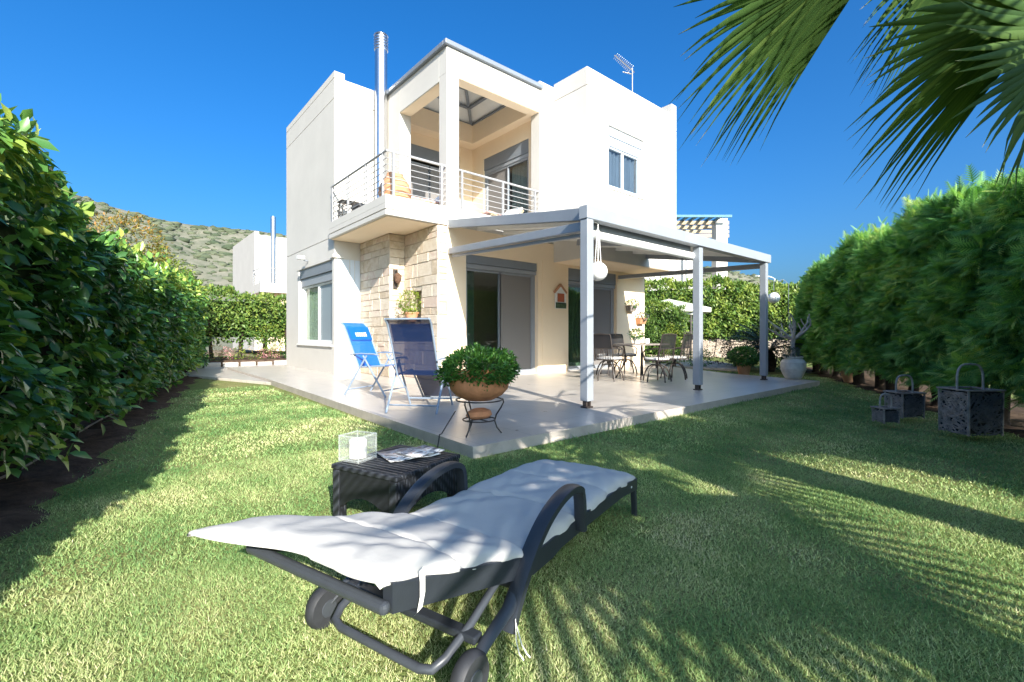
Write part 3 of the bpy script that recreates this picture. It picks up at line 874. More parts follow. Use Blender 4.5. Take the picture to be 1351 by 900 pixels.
for (x, z, w_, m1, lab, sd) in ((11.45, 1.72, .34, 'twig', 'grey wall planter with dark plant, upper one beside the right glass door', 3),
                                (11.95, 1.36, .36, 'terra_pale', 'brown wall planter with bluish plant, lower one at the house corner', 4)):
    t = thing('wall_planter', lab, 'planter', (x, 8.14, z), group='planters on the house wall')
    q = MB()
    pr = [(-w_ / 2, 0), (w_ / 2, 0)]
    q.add([(-w_ / 2 * .75, 0, -.02), (w_ / 2 * .75, 0, -.02), (w_ / 2 * .75, -.13, -.02), (-w_ / 2 * .75, -.13, -.02), (-w_ / 2, 0, .16), (w_ / 2, 0, .16), (w_ / 2, -.19, .16), (-w_ / 2, -.19, .16)],
          [(0, 3, 2, 1), (4, 5, 6, 7), (0, 1, 5, 4), (1, 2, 6, 5), (2, 3, 7, 6), (3, 0, 4, 7)])
    q.build('pot', M[m1], t, local=True, bevel=.01)
    ball_leaves((x, 8.04, z + .20), .20, 260, .07, .45, 'grey_leaf' if sd == 4 else 'boxleaf', t, seed=sd, squash=.6)

t = thing('niche_plant', 'yellow green leafy plant in terracotta pot in the stone wall niche', 'potted plant', (4.93, 9.03, 1.31))
q = MB(); q.lathe([(.09, 0), (.15, .17), (.165, .17), (.165, .20), (.14, .20), (.13, .15), (0, .15)], (-.06, 0, 0), 18); q.build('pot', M['terra_pale'], t, local=True, smooth=True)
ball_leaves((4.84, 9.03, 1.72), .25, 900, .055, .5, 'lime_leaf', t, seed=8, squash=1.05)

t = thing('tv_antenna', 'silver roof antenna on a mast above the white parapet', 'antenna', (10.62, 7.45, 6.95))
q = MB(); q.tube([(0, 0, 0), (0, 0, 1.26)], .02, 8); q.build('mast', M['steel'], t, local=True, smooth=True)
bd = Vector((-.76, .35, .52)).normalized(); top = Vector((0, 0, 1.20))
q = MB(); q.tube([top - bd * .08, top + bd * .62], .014, 6)
lat = bd.cross(Vector((0, 0, 1))).normalized(); upv = lat.cross(bd)
for k in range(11):
    p = top + bd * (.06 + .052 * k); L = .15 - .004 * k
    q.tube([p - lat * L, p + lat * L], .007, 5)
    q.tube([p - upv * L * .8 , p + upv * L * .8], .006, 5)
q.tube([top + Vector((0, 0, -.10)), top + Vector((-.28, .10, -.10))], .014, 6)
q.build('boom', M['steel'], t, local=True)

# things standing on the balcony
t = thing('balcony_jar', 'round ribbed pale orange terracotta jar on the balcony corner', 'jar', (4.28, 8.62, 3.50))
prof = [(.12, 0)]
for k in range(22):
    u = k / 21; prof.append(((.13 + .19 * math.sin(PI * (u * .88 + .06))) * (1 + .035 * math.sin(k * 2.1)), .02 + .68 * u))
prof += [(.16, .74), (.13, .74), (.12, .66), (0, .66)]
q = MB(); q.lathe(prof, (0, 0, 0), 28); q.build('jar', M['terra_pale'], t, local=True, smooth=True)

def deck_chair(x, y, rz, lab):
    t = thing('deck_chair', lab, 'deck chair', (x, y, 3.50), rz, 'wooden loungers on the balcony')
    q = MB()
    for s in (-.27, .27):
        q.bar((-.6, s, .28), (.35, s, .30), .04, .05); q.bar((.30, s, .30), (.66, s, .62), .04, .05)
    q.build('frame', M['wood'], t, local=True)
    for dx in (-.5, .3):
        for s in (-.27, .27):
            l = MB(); l.box(dx - .02, dx + .02, s - .02, s + .02, 0, .28); l.build('leg', M['wood'], t, local=True)
    q = MB(); q.bar((-.6, 0, .335), (.32, 0, .355), .50, .06); q.build('seat_cushion', M['red_fabric'], t, local=True, bevel=.02)
    q = MB(); q.bar((.34, 0, .37), (.70, 0, .70), .50, .07); q.build('back_cushion', M['white_fabric'], t, local=True, bevel=.03)
deck_chair(5.0, 8.85, R(5), 'balcony lounger with white cushion, left of the middle column')
deck_chair(7.05, 8.78, R(12), 'balcony lounger with white and red cushions, right of the middle column')

t = thing('plant_stand', 'dark scrolled iron plant stand behind the balcony railing end', 'plant stand', (4.15, 10.75, 3.50))
q = MB()
for s in (-.16, .16):
    for s2 in (-.12, .12): q.tube([(s, s2, 0), (s * 1.1, s2, .3), (s * .9, s2, .62)], .014, 6)
for k in range(4):
    a = [( .14 * math.cos(u), -.14, .13 + .13 * k + .05 * math.sin(u)) for u in np.linspace(0, 2 * PI, 13)]
    q.tube(a, .010, 5, caps=False)
    a = [(-.17, .14 * math.cos(u), .13 + .13 * k + .05 * math.sin(u)) for u in np.linspace(0, 2 * PI, 13)]
    q.tube(a, .010, 5, caps=False)
q.box(-.2, .2, -.16, .16, .60, .62); q.build('frame', M['iron'], t, local=True)
t = thing('balcony_box', 'dark slatted crate on the balcony floor beside the plant stand', 'crate', (4.20, 9.98, 3.50))
q = MB()
for k in range(4): q.box(-.2, .2, -.22, .22, .04 + k * .09, .10 + k * .09)
q.box(-.17, .17, -.19, .19, 0, .37); q.build('slats', M['twig_dark'], t, local=True)

# ------------------------------------------------------------------ globe lamp on the first post
t = thing('hanging_globe', 'white globe lamp hanging on cords beside the nearest pergola post', 'lamp', (4.87, 3.95, 1.87))
q = MB(); q.lathe([(0, -.125)] + [(.125 * math.cos(a), .125 * math.sin(a)) for a in np.linspace(-1.3, 1.25, 12)] + [(.03, .125), (0, .13)], (0, 0, 0), 24)
q.build('globe', M['white_paint'], t, local=True, smooth=True)
q = MB()
for dx in (-.06, .0, .06): q.tube([(dx, 0, .11), (dx * .3, 0, .55)], .006, 5)
q.tube([(0, 0, .55), (0, 0, .63), (-.09, 0, .65)], .008, 5)
q.build('cord', M['white_fabric'], t, local=True)

# ------------------------------------------------------------------ hedges
def hedge_frame(A, D, N, s, o, z):
    """points from distance along the hedge, offset towards the lawn, height"""
    s = np.asarray(s); o = np.asarray(o); z = np.asarray(z)
    xy = A[None] + D[None] * s[:, None] + N[None] * o[:, None]
    return np.concatenate([xy, z[:, None]], 1)

def make_hedge(name, label, A, D, N, s0, s1, top, off, half, zlow, n, tmpl, size, width, m, trunks, tm, seed, droop, rshift=lambda P: 0, tr=(.05, .09), face_bias=.62, along=None, jag=.10, core=True, flat_n=.5, group=None, gaps=None):
    r = np.random.default_rng(seed)
    t = thing(name, label, 'hedge', (*(A + D * (s0 + s1) / 2), 0), group=group)
    s = r.uniform(s0, s1, n) if along is None else s0 + (s1 - s0) * r.uniform(0, 1, n) ** along
    u = r.uniform(0, 1, n)
    zt = np.interp(s, [p[0] for p in top], [p[1] for p in top])
    bump = .10 * np.sin(s * 2.1 + seed) + .07 * np.sin(s * 5.3 + 2 * seed) + .05 * np.sin(s * 11.1)
    depth = r.exponential(.10, n).clip(0, .4)
    front = u < face_bias
    topm = (u >= face_bias) & (u < face_bias + .26)
    z = np.where(front, zlow + (zt - zlow) * r.uniform(0, 1, n) ** .92, zt)
    lump = .09 * np.sin(s * 3.7 + z * 4.1 + seed) + .06 * np.sin(s * 8.3 - z * 7.7) + .05 * np.sin(z * 13 + s * 2)
    rag = np.where(z < zlow + .3, r.uniform(-.1, .12, n), 0)
    shrink = np.clip((z - (zt - .35)) / .35, 0, 1) ** 2 * .16
    o = np.where(front, off + half - depth + lump - shrink, off + r.uniform(-half, half, n) * (.95))
    back = u >= face_bias + .26
    o = np.where(back, off - half + depth, o)
    z = np.where(back, zlow + (zt - zlow) * r.uniform(0, 1, n), z)
    z = np.where(topm, zt - depth * .8 + bump + r.exponential(jag, n) * (r.uniform(0, 1, n) < .35), z + rag + np.where(front, bump * (z - zlow) / (zt - zlow), 0))
    P = hedge_frame(A, D, N, s, o, z)
    out = np.zeros((n, 3)); out[:, :2] = N
    out = np.where(topm[:, None], np.array([0, 0, 1.0]), np.where(back[:, None], -out, out))
    Dv = norm(out * .65 + r.normal(0, .55, (n, 3)) + np.array([0, 0, -droop]) + topm[:, None] * np.array([0, 0, .5 + droop]))
    Nv = norm(out * flat_n + np.array([0, 0, .75]) + r.normal(0, .35, (n, 3)))
    if gaps:
        kp = (vnoise(P, 3.1, seed + 7) < gaps) | topm | (r.uniform(0, 1, n) < .25)
        P, Dv, Nv, s, z, zt, topm = P[kp], Dv[kp], Nv[kp], s[kp], z[kp], zt[kp], topm[kp]; n = len(P)
    V, F, k = leaves(tmpl, P, Dv, Nv, size * r.uniform(.55, 1.35, n), width)
    rv = np.clip(r.normal(.42, .25, n) + (vnoise(P, 1.7, seed) - .5) * .6 + rshift(P) + np.where(z > zt - .25, .16, 0), 0, 1)  # leaves near the hedge top lightened, sunlight put into their colour
    parts = [(V, F)]; mi = np.zeros(len(F), int); rv = np.repeat(rv, k)
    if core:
        # dark solid core added to stop the light, in place of inner branches
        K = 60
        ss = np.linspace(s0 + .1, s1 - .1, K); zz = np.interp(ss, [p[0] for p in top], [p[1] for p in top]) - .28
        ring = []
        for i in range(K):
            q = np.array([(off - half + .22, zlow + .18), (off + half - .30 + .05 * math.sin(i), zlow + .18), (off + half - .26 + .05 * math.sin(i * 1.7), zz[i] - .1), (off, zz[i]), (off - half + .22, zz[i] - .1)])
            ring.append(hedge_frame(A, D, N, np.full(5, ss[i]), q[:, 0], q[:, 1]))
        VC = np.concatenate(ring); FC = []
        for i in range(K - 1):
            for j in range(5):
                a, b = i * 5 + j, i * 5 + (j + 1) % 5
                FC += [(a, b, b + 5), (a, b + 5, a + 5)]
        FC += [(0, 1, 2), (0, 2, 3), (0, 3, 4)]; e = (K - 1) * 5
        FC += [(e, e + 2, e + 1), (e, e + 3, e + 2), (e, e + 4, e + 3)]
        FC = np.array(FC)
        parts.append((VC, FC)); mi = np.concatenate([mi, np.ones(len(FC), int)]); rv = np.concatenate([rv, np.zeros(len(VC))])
    V, F = merge(parts)
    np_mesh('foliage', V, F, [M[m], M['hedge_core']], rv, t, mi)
    for s_ in trunks:
        if not (s0 < s_ < s1): continue
        p = A + D * s_ + N * r.uniform(-.06, .06)
        q = MB(); rad = r.uniform(*tr)
        lx, ly = r.uniform(-.08, .08, 2)
        z0 = float(lawn_z(p[0], p[1])) - .03
        q.tube([(p[0], p[1], z0), (p[0] + lx * .2, p[1] + ly * .2, z0 + .08), (p[0] + lx, p[1] + ly, zlow + .25), (p[0] + lx * 1.5, p[1] + ly * 1.5, zlow + .8)], [rad * 1.7, rad * 1.1, rad * .9, rad * .6], 9)
        if r.uniform() < .5: q.tube([(p[0], p[1], z0 + .12), (p[0] - lx - .08, p[1] + .1, zlow + .5)], [rad * .7, rad * .45], 7)
        q.build('trunk', M[tm], t, smooth=True)
    return t

left_tr = [-4, -3.2, -2.4, -1.6, -.8, .02, .75, 1.3, 2.2, 2.75, 3.6, 4.1, 4.9, 5.6, 6.4, 7.1, 7.9, 8.6, 9.4, 10.2, 10.9]
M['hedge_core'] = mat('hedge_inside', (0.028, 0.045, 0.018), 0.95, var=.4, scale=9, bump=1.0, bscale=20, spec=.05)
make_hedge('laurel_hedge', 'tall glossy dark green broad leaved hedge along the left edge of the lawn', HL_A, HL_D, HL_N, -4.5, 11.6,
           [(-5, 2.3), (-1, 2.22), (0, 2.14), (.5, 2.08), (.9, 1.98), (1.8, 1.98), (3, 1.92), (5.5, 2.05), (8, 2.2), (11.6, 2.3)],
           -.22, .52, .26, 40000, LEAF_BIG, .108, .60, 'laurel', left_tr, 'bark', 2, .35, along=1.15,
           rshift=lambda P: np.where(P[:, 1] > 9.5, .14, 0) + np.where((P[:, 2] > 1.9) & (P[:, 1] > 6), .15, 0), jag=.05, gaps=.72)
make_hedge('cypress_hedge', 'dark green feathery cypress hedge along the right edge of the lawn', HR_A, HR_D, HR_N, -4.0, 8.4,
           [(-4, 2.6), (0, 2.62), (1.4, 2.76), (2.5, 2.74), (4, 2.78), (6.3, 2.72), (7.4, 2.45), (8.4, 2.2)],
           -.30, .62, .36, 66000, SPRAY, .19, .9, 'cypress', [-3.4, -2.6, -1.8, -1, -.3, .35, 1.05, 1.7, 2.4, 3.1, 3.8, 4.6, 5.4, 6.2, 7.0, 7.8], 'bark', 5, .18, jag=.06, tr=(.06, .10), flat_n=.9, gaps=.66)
# clipped hedge closing the garden behind the path, left
A2 = np.array([0.2, 19.2]); D2_ = norm(np.array([8.2, -.6])); N2 = np.array([-.07, -.997])
make_hedge('clipped_hedge', 'clipped mid green hedge behind the path at the end of the lawn', A2, D2_, N2, -1.5, 8.5,
           [(-1.5, 2.5), (2, 2.55), (5, 2.45), (8.5, 2.5)], -.4, .6, .75, 16000, LEAF_SMALL, .13, .6, 'privet', [0, .8, 1.6, 2.4, 3.2, 4, 4.8], 'bark', 9, .2, jag=.04)
# long sunlit hedge behind, right of the house
A3 = np.array([14.5, 17.3]); D3_ = norm(np.array([6.2, -5.6])); N3 = np.array([-.67, -.742])
make_hedge('long_hedge', 'long sunlit yellow green hedge on the far side of the garden, right of the house', A3, D3_, N3, -2, 19,
           [(-2, 3.35), (6, 3.35), (8.5, 3.5), (10, 3.5), (13, 3.2), (19, 3.1)], 0, .7, .6, 34000, LEAF_SMALL, .17, .6, 'privet', [], 'bark', 12, .2,
           rshift=lambda P: .12, jag=.05)
A4 = np.array([13.75, 9.7]); D4_ = norm(np.array([.76, -.649])); N4 = np.array([-.649, -.76])
make_hedge('box_hedge', 'block of clipped hedge standing just right of the house corner', A4, D4_, N4, -.6, 1.75,
           [(-.6, 2.14), (1.75, 2.12)], 0, .55, .15, 11000, LEAF_SMALL, .085, .6, 'privet', [.2, 1], 'bark', 14, .2, jag=.02, face_bias=.62)
q = MB(); q.tube([hp for hp in [tuple(HL_A + HL_D * s + HL_N * (.05 + .03 * math.sin(s * 3))) + (.03 + float(lawn_z(*(HL_A + HL_D * s))) + .03 * math.sin(s * 2) ** 2 + .05,) for s in np.linspace(-3, 3.2, 26)]], .009, 6)
tag(q.build('irrigation_pipe', M['twig'], smooth=True), 'thin pale brown irrigation pipe along the foot of the left hedge', 'pipe')

# trees and shrubs behind
def bush(name, label, cat, c, rad, h, n, size, m, seed, stem=None, group=None, squash=None, rb=0, w=.5):
    t = thing(name, label, cat, (c[0], c[1], c[2]), group=group)
    sq = squash if squash else h / (2 * rad)
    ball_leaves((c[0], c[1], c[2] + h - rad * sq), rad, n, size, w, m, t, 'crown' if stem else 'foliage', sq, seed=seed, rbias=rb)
    if stem:
        q = MB()
        for k in range(3):
            a = 2 * PI * k / 3 + seed
            q.tube([(c[0], c[1], c[2] - .1), (c[0] + .1 * math.cos(a), c[1] + .1 * math.sin(a), c[2] + h * .4), (c[0] + rad * .5 * math.cos(a), c[1] + rad * .5 * math.sin(a), c[2] + h * .8)], [stem, stem * .7, stem * .3], 7)
        q.build('trunk', M['bark'], t, smooth=True)
    return t
bush('small_tree', 'small tree with orange and yellow leaves rising behind the left hedge', 'tree', (.15, 15.5, 0), .95, 4.15, 2600, .10, 'autumn', 21, .06, squash=1.0)
bush('small_tree', 'yellow green leafy tree behind the left hedge, right of the orange one', 'tree', (.75, 16.6, 0), .95, 3.5, 3000, .10, 'lime_leaf', 22, .06, squash=.9)
bush('small_tree', 'bright green bushy tree at the far end of the left hedge', 'tree', (1.25, 16.6, 0), .95, 2.9, 3000, .10, 'privet', 23, .06, squash=.95, rb=.15)
bush('shrub', 'tall slim yellow green conifer beside the box hedge', 'shrub', (13.1, 7.75, 0), .30, 1.35, 900, .07, 'lime_leaf', 24, squash=2.2)
bush('shrub', 'low dark green shrub at the foot of the yellow conifer', 'shrub', (13.75, 7.2, 0), .40, .62, 700, .07, 'boxleaf', 25)
bush('shrub', 'purple leaved shrub beside the garden path', 'shrub', (15.3, 7.4, 0), .55, .95, 700, .07, 'purple', 26)
bush('shrub', 'grey leaved low shrub in front of the purple one', 'shrub', (14.1, 6.0, 0), .42, .65, 600, .07, 'grey_leaf', 27)
bush('shrub', 'bright yellow shrub in front of the clipped hedge, beside the house wall', 'shrub', (4.1, 17.6, .3), .45, 1.1, 700, .07, 'lime_leaf', 28)
bush('shrub', 'low green shrub at the back corner of the house', 'shrub', (4.55, 16.8, .2), .40, .75, 600, .07, 'boxleaf', 29)

bush('shrub', 'dark rounded evergreen shrub right behind the sago palm', 'shrub', (15.0, 5.5, 0), .85, 1.55, 2600, .09, 'cycad', 30)
bush('shrub', 'dark evergreen shrub between the second and third pergola posts, left of the sago palm', 'shrub', (15.2, 6.5, 0), .60, 1.15, 1800, .09, 'cycad', 33)

# raised flower bed
q = MB(); q.poly([(.2, 17.0), (6.2, 16.4), (6.4, 19.6), (.2, 19.6)], -.1, .22); tag(q.build('flower_bed', M['soil'], bevel=.02), kind='structure')
q = MB()
for i in range(13):
    a = .2 + i * .47
    q.box(a, a + .42, 16.95 - .045 * i - .09, 16.95 - .045 * i + .03, -.05, .17 + random.uniform(-.02, .02))
bw = q.build('bed_edging', M['riser'], None, bevel=.02); tag(bw, 'low pale stone edging in front of the flower bed', 'edging')
for i in range(8):
    x = 1.7 + i * .36; y = 17.35 + .3 * math.sin(i * 2.2)
    pm = ['flower', 'purple', 'autumn', 'flower', 'lime_leaf', 'autumn', 'flower', 'flower'][i]
    lab = ['pale pink flowers', 'dark purple flowers', 'tan grassy plant', 'tall pink flowers', 'lime green plant', 'dry orange plant', 'small pink flowers', 'pinkish flowers'][i]
    loc = ['at the left end of the flower bed', 'second from the left in the flower bed', 'left of the bed centre', 'near the bed centre', 'in the middle of the flower bed',
           'right of the bed centre', 'second from the right in the flower bed', 'at the right end of the flower bed'][i]
    t = thing('bedding_plant', lab + ' ' + loc, 'plant', (x, y, .22), group='plants in the flower bed')
    ball_leaves((x, y, .22 + .16), .20, 160, .07, .5, pm, t, seed=40 + i, squash=[.9, .8, 1.9, 1.2, 1.3, 2.0, .8, .8][i])
    ball_leaves((x, y, .22 + .08), .17, 80, .07, .4, 'privet', t, 'leaves', seed=60 + i, squash=.7)

# ------------------------------------------------------------------ hill
def hills():
    V = []; nA, nD = 150, 46
    az = np.linspace(R(-75), R(75), nA)
    pxs = np.tan(az) * 615 + 675.5
    rid = np.interp(pxs, [-900, -300, 0, 40, 100, 180, 250, 340, 420, 520, 640, 800, 940, 1000, 1100, 1400, 2400],
                    [120, 190, 222, 235, 257, 283, 297, 305, 318, 332, 345, 348, 352, 366, 398, 410, 415])
    elev = (441 - rid) / 615 * np.cos(az)
    ds = np.concatenate([np.linspace(45, 260, nD - 8), np.linspace(290, 700, 8)])
    Z = np.zeros((nD, nA)); P = np.zeros((nD, nA, 3))
    for i, d in enumerate(ds):
        f = np.clip((d - 45) / 215, 0, 1)
        prof = (f ** 1.25)
        h = CAM_H + elev * 260 * prof if d <= 260 else CAM_H + elev * 260 * np.clip(1 - (d - 260) / 600, .3, 1)
        wob = (vnoise(np.stack([az * 40, np.full(nA, d / 12)], 1), 1, 4) - .5) * 5 * f * np.clip((260 - d) / 60, 0.15, 1)
        a = YAW + az
        P[i, :, 0] = d * np.sin(a); P[i, :, 1] = d * np.cos(a); P[i, :, 2] = np.maximum(h * np.where(h > 1.1, 1, 1) - 1.6 * (1 - f) + wob, -.4)
    F = []
    for i in range(nD - 1):
        for j in range(nA - 1):
            a = i * nA + j; F += [(a, a + 1, a + nA + 1), (a, a + nA + 1, a + nA)]
    hm = mat('dry_hillside', (0.27, 0.25, 0.19), 0.95, col2=(0.13, 0.145, 0.095), scale=.16, bump=1.0, bscale=.5, spec=.05)
    o = np_mesh('hill', P.reshape(-1, 3), np.array(F), hm, smooth=True)
    tag(o, kind='structure')
    # scrub: low rounded bushes dotted over the slope
    r = np.random.default_rng(3)
    n = 9500
    fi = r.uniform(0, 1, n) ** .7 * (nD - 9); fj = r.uniform(.1, nA - 1.1, n)
    i0 = fi.astype(int); j0 = fj.astype(int); a = (fi - i0)[:, None]; b = (fj - j0)[:, None]
    C = (P[i0, j0] * (1 - a) * (1 - b) + P[i0 + 1, j0] * a * (1 - b) + P[i0, j0 + 1] * (1 - a) * b + P[i0 + 1, j0 + 1] * a * b)
    bm = bmesh.new(); bmesh.ops.create_icosphere(bm, subdivisions=1, radius=1)
    V0 = np.array([v.co[:] for v in bm.verts]); F0 = np.array([[v.index for v in f.verts] for f in bm.faces]); bm.free()
    sz = r.uniform(.55, 1.0, n) ** 2 * r.choice([.8, 1.2, 2.0], n, p=[.5, .35, .15]) * (.6 + np.linalg.norm(C[:, :2], axis=1) / 420)
    jit = r.uniform(.7, 1.3, (n, len(V0), 1))
    V = C[:, None] + V0[None] * jit * sz[:, None, None] * np.array([1.25, 1.25, .62])
    F = (F0[None] + (np.arange(n) * len(V0))[:, None, None]).reshape(-1, 3)
    o = np_mesh('hill_scrub', V.reshape(-1, 3), F, M['scrub'], np.repeat(r.uniform(0, 1, n), len(V0)))
    tag(o, 'grey green scrub bushes scattered over the dry hillside', 'scrub', kind='stuff')
hills()

# ------------------------------------------------------------------ neighbouring houses
NH = thing('house', 'white neighbouring villa with steel flue beyond the left hedge', 'house', (8.0, 33.5, 0), R(0))
q = MB()
q.box(6.75, 7.0, 32.9, 40, 0, 7.55); q.box(7.0, 15, 32.9, 33.2, 0, 7.35); q.box(7.0, 15, 39.8, 40, 0, 7.3); q.box(7.0, 15, 33.2, 39.8, 6.9, 7.0)
q.build('wall', M['plaster'], NH)
q = MB(); q.box(6.60, 12, 30.6, 32.89, 3.55, 4.1); q.build('balcony_slab', M['plaster'], NH)
q = MB(); q.box(7.6, 12, 31.2, 32.88, 0, 3.54); q.build('stone_wall', M['cream'], NH)
q = MB()
q.tube([(6.65, 32.8, 5.0), (6.65, 30.65, 5.0), (12, 30.65, 5.0)], .03, 6)
for k in range(5): q.tube([(6.65, 32.8, 4.2 + .15 * k), (6.65, 30.65, 4.2 + .15 * k), (12, 30.65, 4.2 + .15 * k)], .012, 4)
for (x, y) in ((6.65, 30.65), (6.65, 31.7), (6.65, 32.75), (8.5, 30.65)): q.tube([(x, y, 4.1), (x, y, 5.0)], .03, 6)
q.build('railing', M['rail'], NH)
q = MB(); q.tube([(7.75, 32.6, 4.1), (7.75, 32.6, 8.55)], .16, 12); q.build('flue_pipe', M['steel'], NH, smooth=True)

NB = thing('house', 'white neighbouring house with roof terrace pergola behind the long hedge', 'house', (27, 17, 0))
def cam_pt(px, d, z):
    rgt = (px - 675.5) / 615 * d
    return (d * math.sin(YAW) + rgt * math.cos(YAW), d * math.cos(YAW) - rgt * math.sin(YAW), z)
def cam_box(mb, p0, p1, d0, d1, z0, z1):
    a = cam_pt(p0, d0, 0); b = cam_pt(p1, d0, 0)
    ux, uy = math.sin(YAW) * (d1 - d0), math.cos(YAW) * (d1 - d0)
    mb.poly([(a[0], a[1]), (b[0], b[1]), (b[0] + ux, b[1] + uy), (a[0] + ux, a[1] + uy)], z0, z1)
q = MB(); cam_box(q, 780, 926, 30, 38, 0, 6.35); cam_box(q, 770, 927, 29.8, 30, 6.2, 6.5); q.build('wall', M['plaster'], NB)
q = MB(); cam_box(q, 945, 960, 30, 30.7, 0, 8.5); cam_box(q, 926.5, 960, 30.72, 30.95, 0, 4.6); q.build('column', M['plaster'], NB)
q = MB(); cam_box(q, 905, 907, 29.6, 29.7, 3.4, 6.1); q.build('downpipe', M['alu_dark'], NB)
q = MB()
for k in range(4): cam_box(q, 870, 962, 30.2 + k * 1.1, 30.3 + k * 1.1, 8.15 - k * .05, 8.38 - k * .05)
NBp = q.build('pergola_beam', M['wood'], NB)
q = MB()
for k in range(9):
    p0 = 862 + k * 11
    cam_box(q, p0, p0 + 3.2, 29.4, 34.5, 8.40, 8.52)
cam_box(q, 860, 966, 29.3, 29.4, 8.40, 8.55)
q.build('slat', M['teal_wood'], NBp)

# low stone retaining wall under the long hedge
q = MB()
for i in range(26):
    a = A3 + D3_ * (2 + i * .62) + N3 * 1.1; b = A3 + D3_ * (2 + i * .62 + .58) + N3 * 1.1
    q.bar((a[0], a[1], .42), (b[0], b[1], .32), .35, .8 + random.uniform(-.05, .05))
M['garden_stone'] = mat('garden_stone', (0.36, 0.29, 0.23), .95, var=.3, scale=5, bump=.8, bscale=20)
tag(q.build('garden_wall', M['garden_stone'], None, bevel=.03), 'low pale stone retaining wall below the long hedge', 'wall')

t = thing('parasol', 'pale cream garden parasol half hidden behind the box hedge', 'parasol', (16.2, 9.7, .03))
q = MB(); q.tube([(0, 0, 0), (0, 0, 2.38)], .025, 8); q.build('pole', M['wood'], t, local=True, smooth=True)
q = MB(); n = 8
vs = [(0, 0, 2.36)] + [(1.55 * math.cos(2 * PI * k / n + .2), 1.55 * math.sin(2 * PI * k / n + .2), 1.98) for k in range(n)] + [(1.55 * math.cos(2 * PI * k / n + .2), 1.55 * math.sin(2 * PI * k / n + .2), 1.82) for k in range(n)]
q.add(vs, [(0, 1 + k, 1 + (k + 1) % n) for k in range(n)] + [(1 + k, 9 + k, 9 + (k + 1) % n, 1 + (k + 1) % n) for k in range(n)])
q.build('canopy', M['cream_fabric'], t, local=True)
t = thing('garden_lamp', 'white globe garden lamp hanging from a slim pole behind the bare tree', 'lamp', (15.1, 5.55, 0))
q = MB(); q.tube([(.3, -.3, 0), (.3, -.3, 2.55), (.2, -.2, 2.68), (0, 0, 2.62), (0, 0, 2.35)], .009, 8); q.build('pole', M['alu_dark'], t, local=True, smooth=True)
q = MB(); q.lathe([(0, 1.965)] + [(.165 * math.cos(a), 2.13 + .165 * math.sin(a)) for a in np.linspace(-1.4, 1.4, 12)] + [(0, 2.30)], (0, 0, 0), 20); q.build('globe', M['white_paint'], t, local=True, smooth=True)
for (px, d, h, sd) in ((1022, 60, 8.2, 0), (1046, 75, 8.6, 1)):
    p = cam_pt(px, d, 0)
    t = thing('street_lamp', ['white street lamp post beyond the hedge, left of two', 'white street lamp post beyond the hedge, right of two'][sd], 'street lamp', p, group='street lamps beyond the garden')
    q = MB(); q.tube([(0, 0, 0), (0, 0, h), (-.5, .4, h + .25), (-1.6, 1.4, h + .3)], .07, 6); q.build('pole', M['white_paint'], t, local=True)
    q = MB(); q.box(-2.0, -1.5, 1.2, 1.6, h + .25, h + .38); q.build('lamp_head', M['white_paint'], t, local=True)
t = thing('trellis', 'dark trellis gate frame beside the second pergola post', 'trellis', (15.75, 8.55, 0), -YAW)
q = MB()
for x in (-.25, .0, .25): q.box(x - .02, x + .02, -.02, .02, 0, 1.75)
for z in (.3, .7, 1.1, 1.5): q.box(-.23, .23, -.012, .012, z, z + .03)
q.build('frame', M['iron'], t, local=True)
q = MB(); q.box(-.3, .3, -.05, .05, 1.75, 1.82); q.build('lintel', M['white_paint'], t, local=True)

# cycad: arching feather leaves from a short trunk
def cycad(c, lab, seed, nf=22, L=1.25):
    t = thing('cycad', lab, 'palm', c)
    r = np.random.default_rng(seed)
    q = MB(); q.lathe([(.16, 0), (.20, .2), (.16, .45), (.08, .6), (0, .62)], (0, 0, 0), 12); q.build('trunk', M['bark'], t, local=True, smooth=True)
    Vs = []
    for f in range(nf):
        a = 2 * PI * f / nf + r.uniform(-.15, .15); el = r.uniform(.2, 1.15)
        for i in range(26):
            u = (i + 1) / 26
            rr = L * (math.cos(el) * u + .10 * u * u); z = .55 + L * (math.sin(el) * u - .75 * u * u * (1.1 - el * .5))
            p = np.array([rr * math.cos(a), rr * math.sin(a), z])
            for sgn in (1, -1):
                d = np.array([math.cos(a + sgn * 1.0), math.sin(a + sgn * 1.0), .15]) * .26 * (1 - .6 * abs(u - .45))
                wv = np.array([math.cos(a), math.sin(a), 0]) * .032
                Vs.append(np.stack([p - wv, p + wv, p + d]))
    V = np.concatenate(Vs); F = np.arange(len(V)).reshape(-1, 3)
    V = V + np.array(c)
    np_mesh('crown', V, F, M['cycad'], np.repeat(r.uniform(0, 1, len(F)), 3), t)
cycad((13.9, 5.25, 0), 'dark sago palm arching behind the farthest pergola post', 31, 34, 1.5)

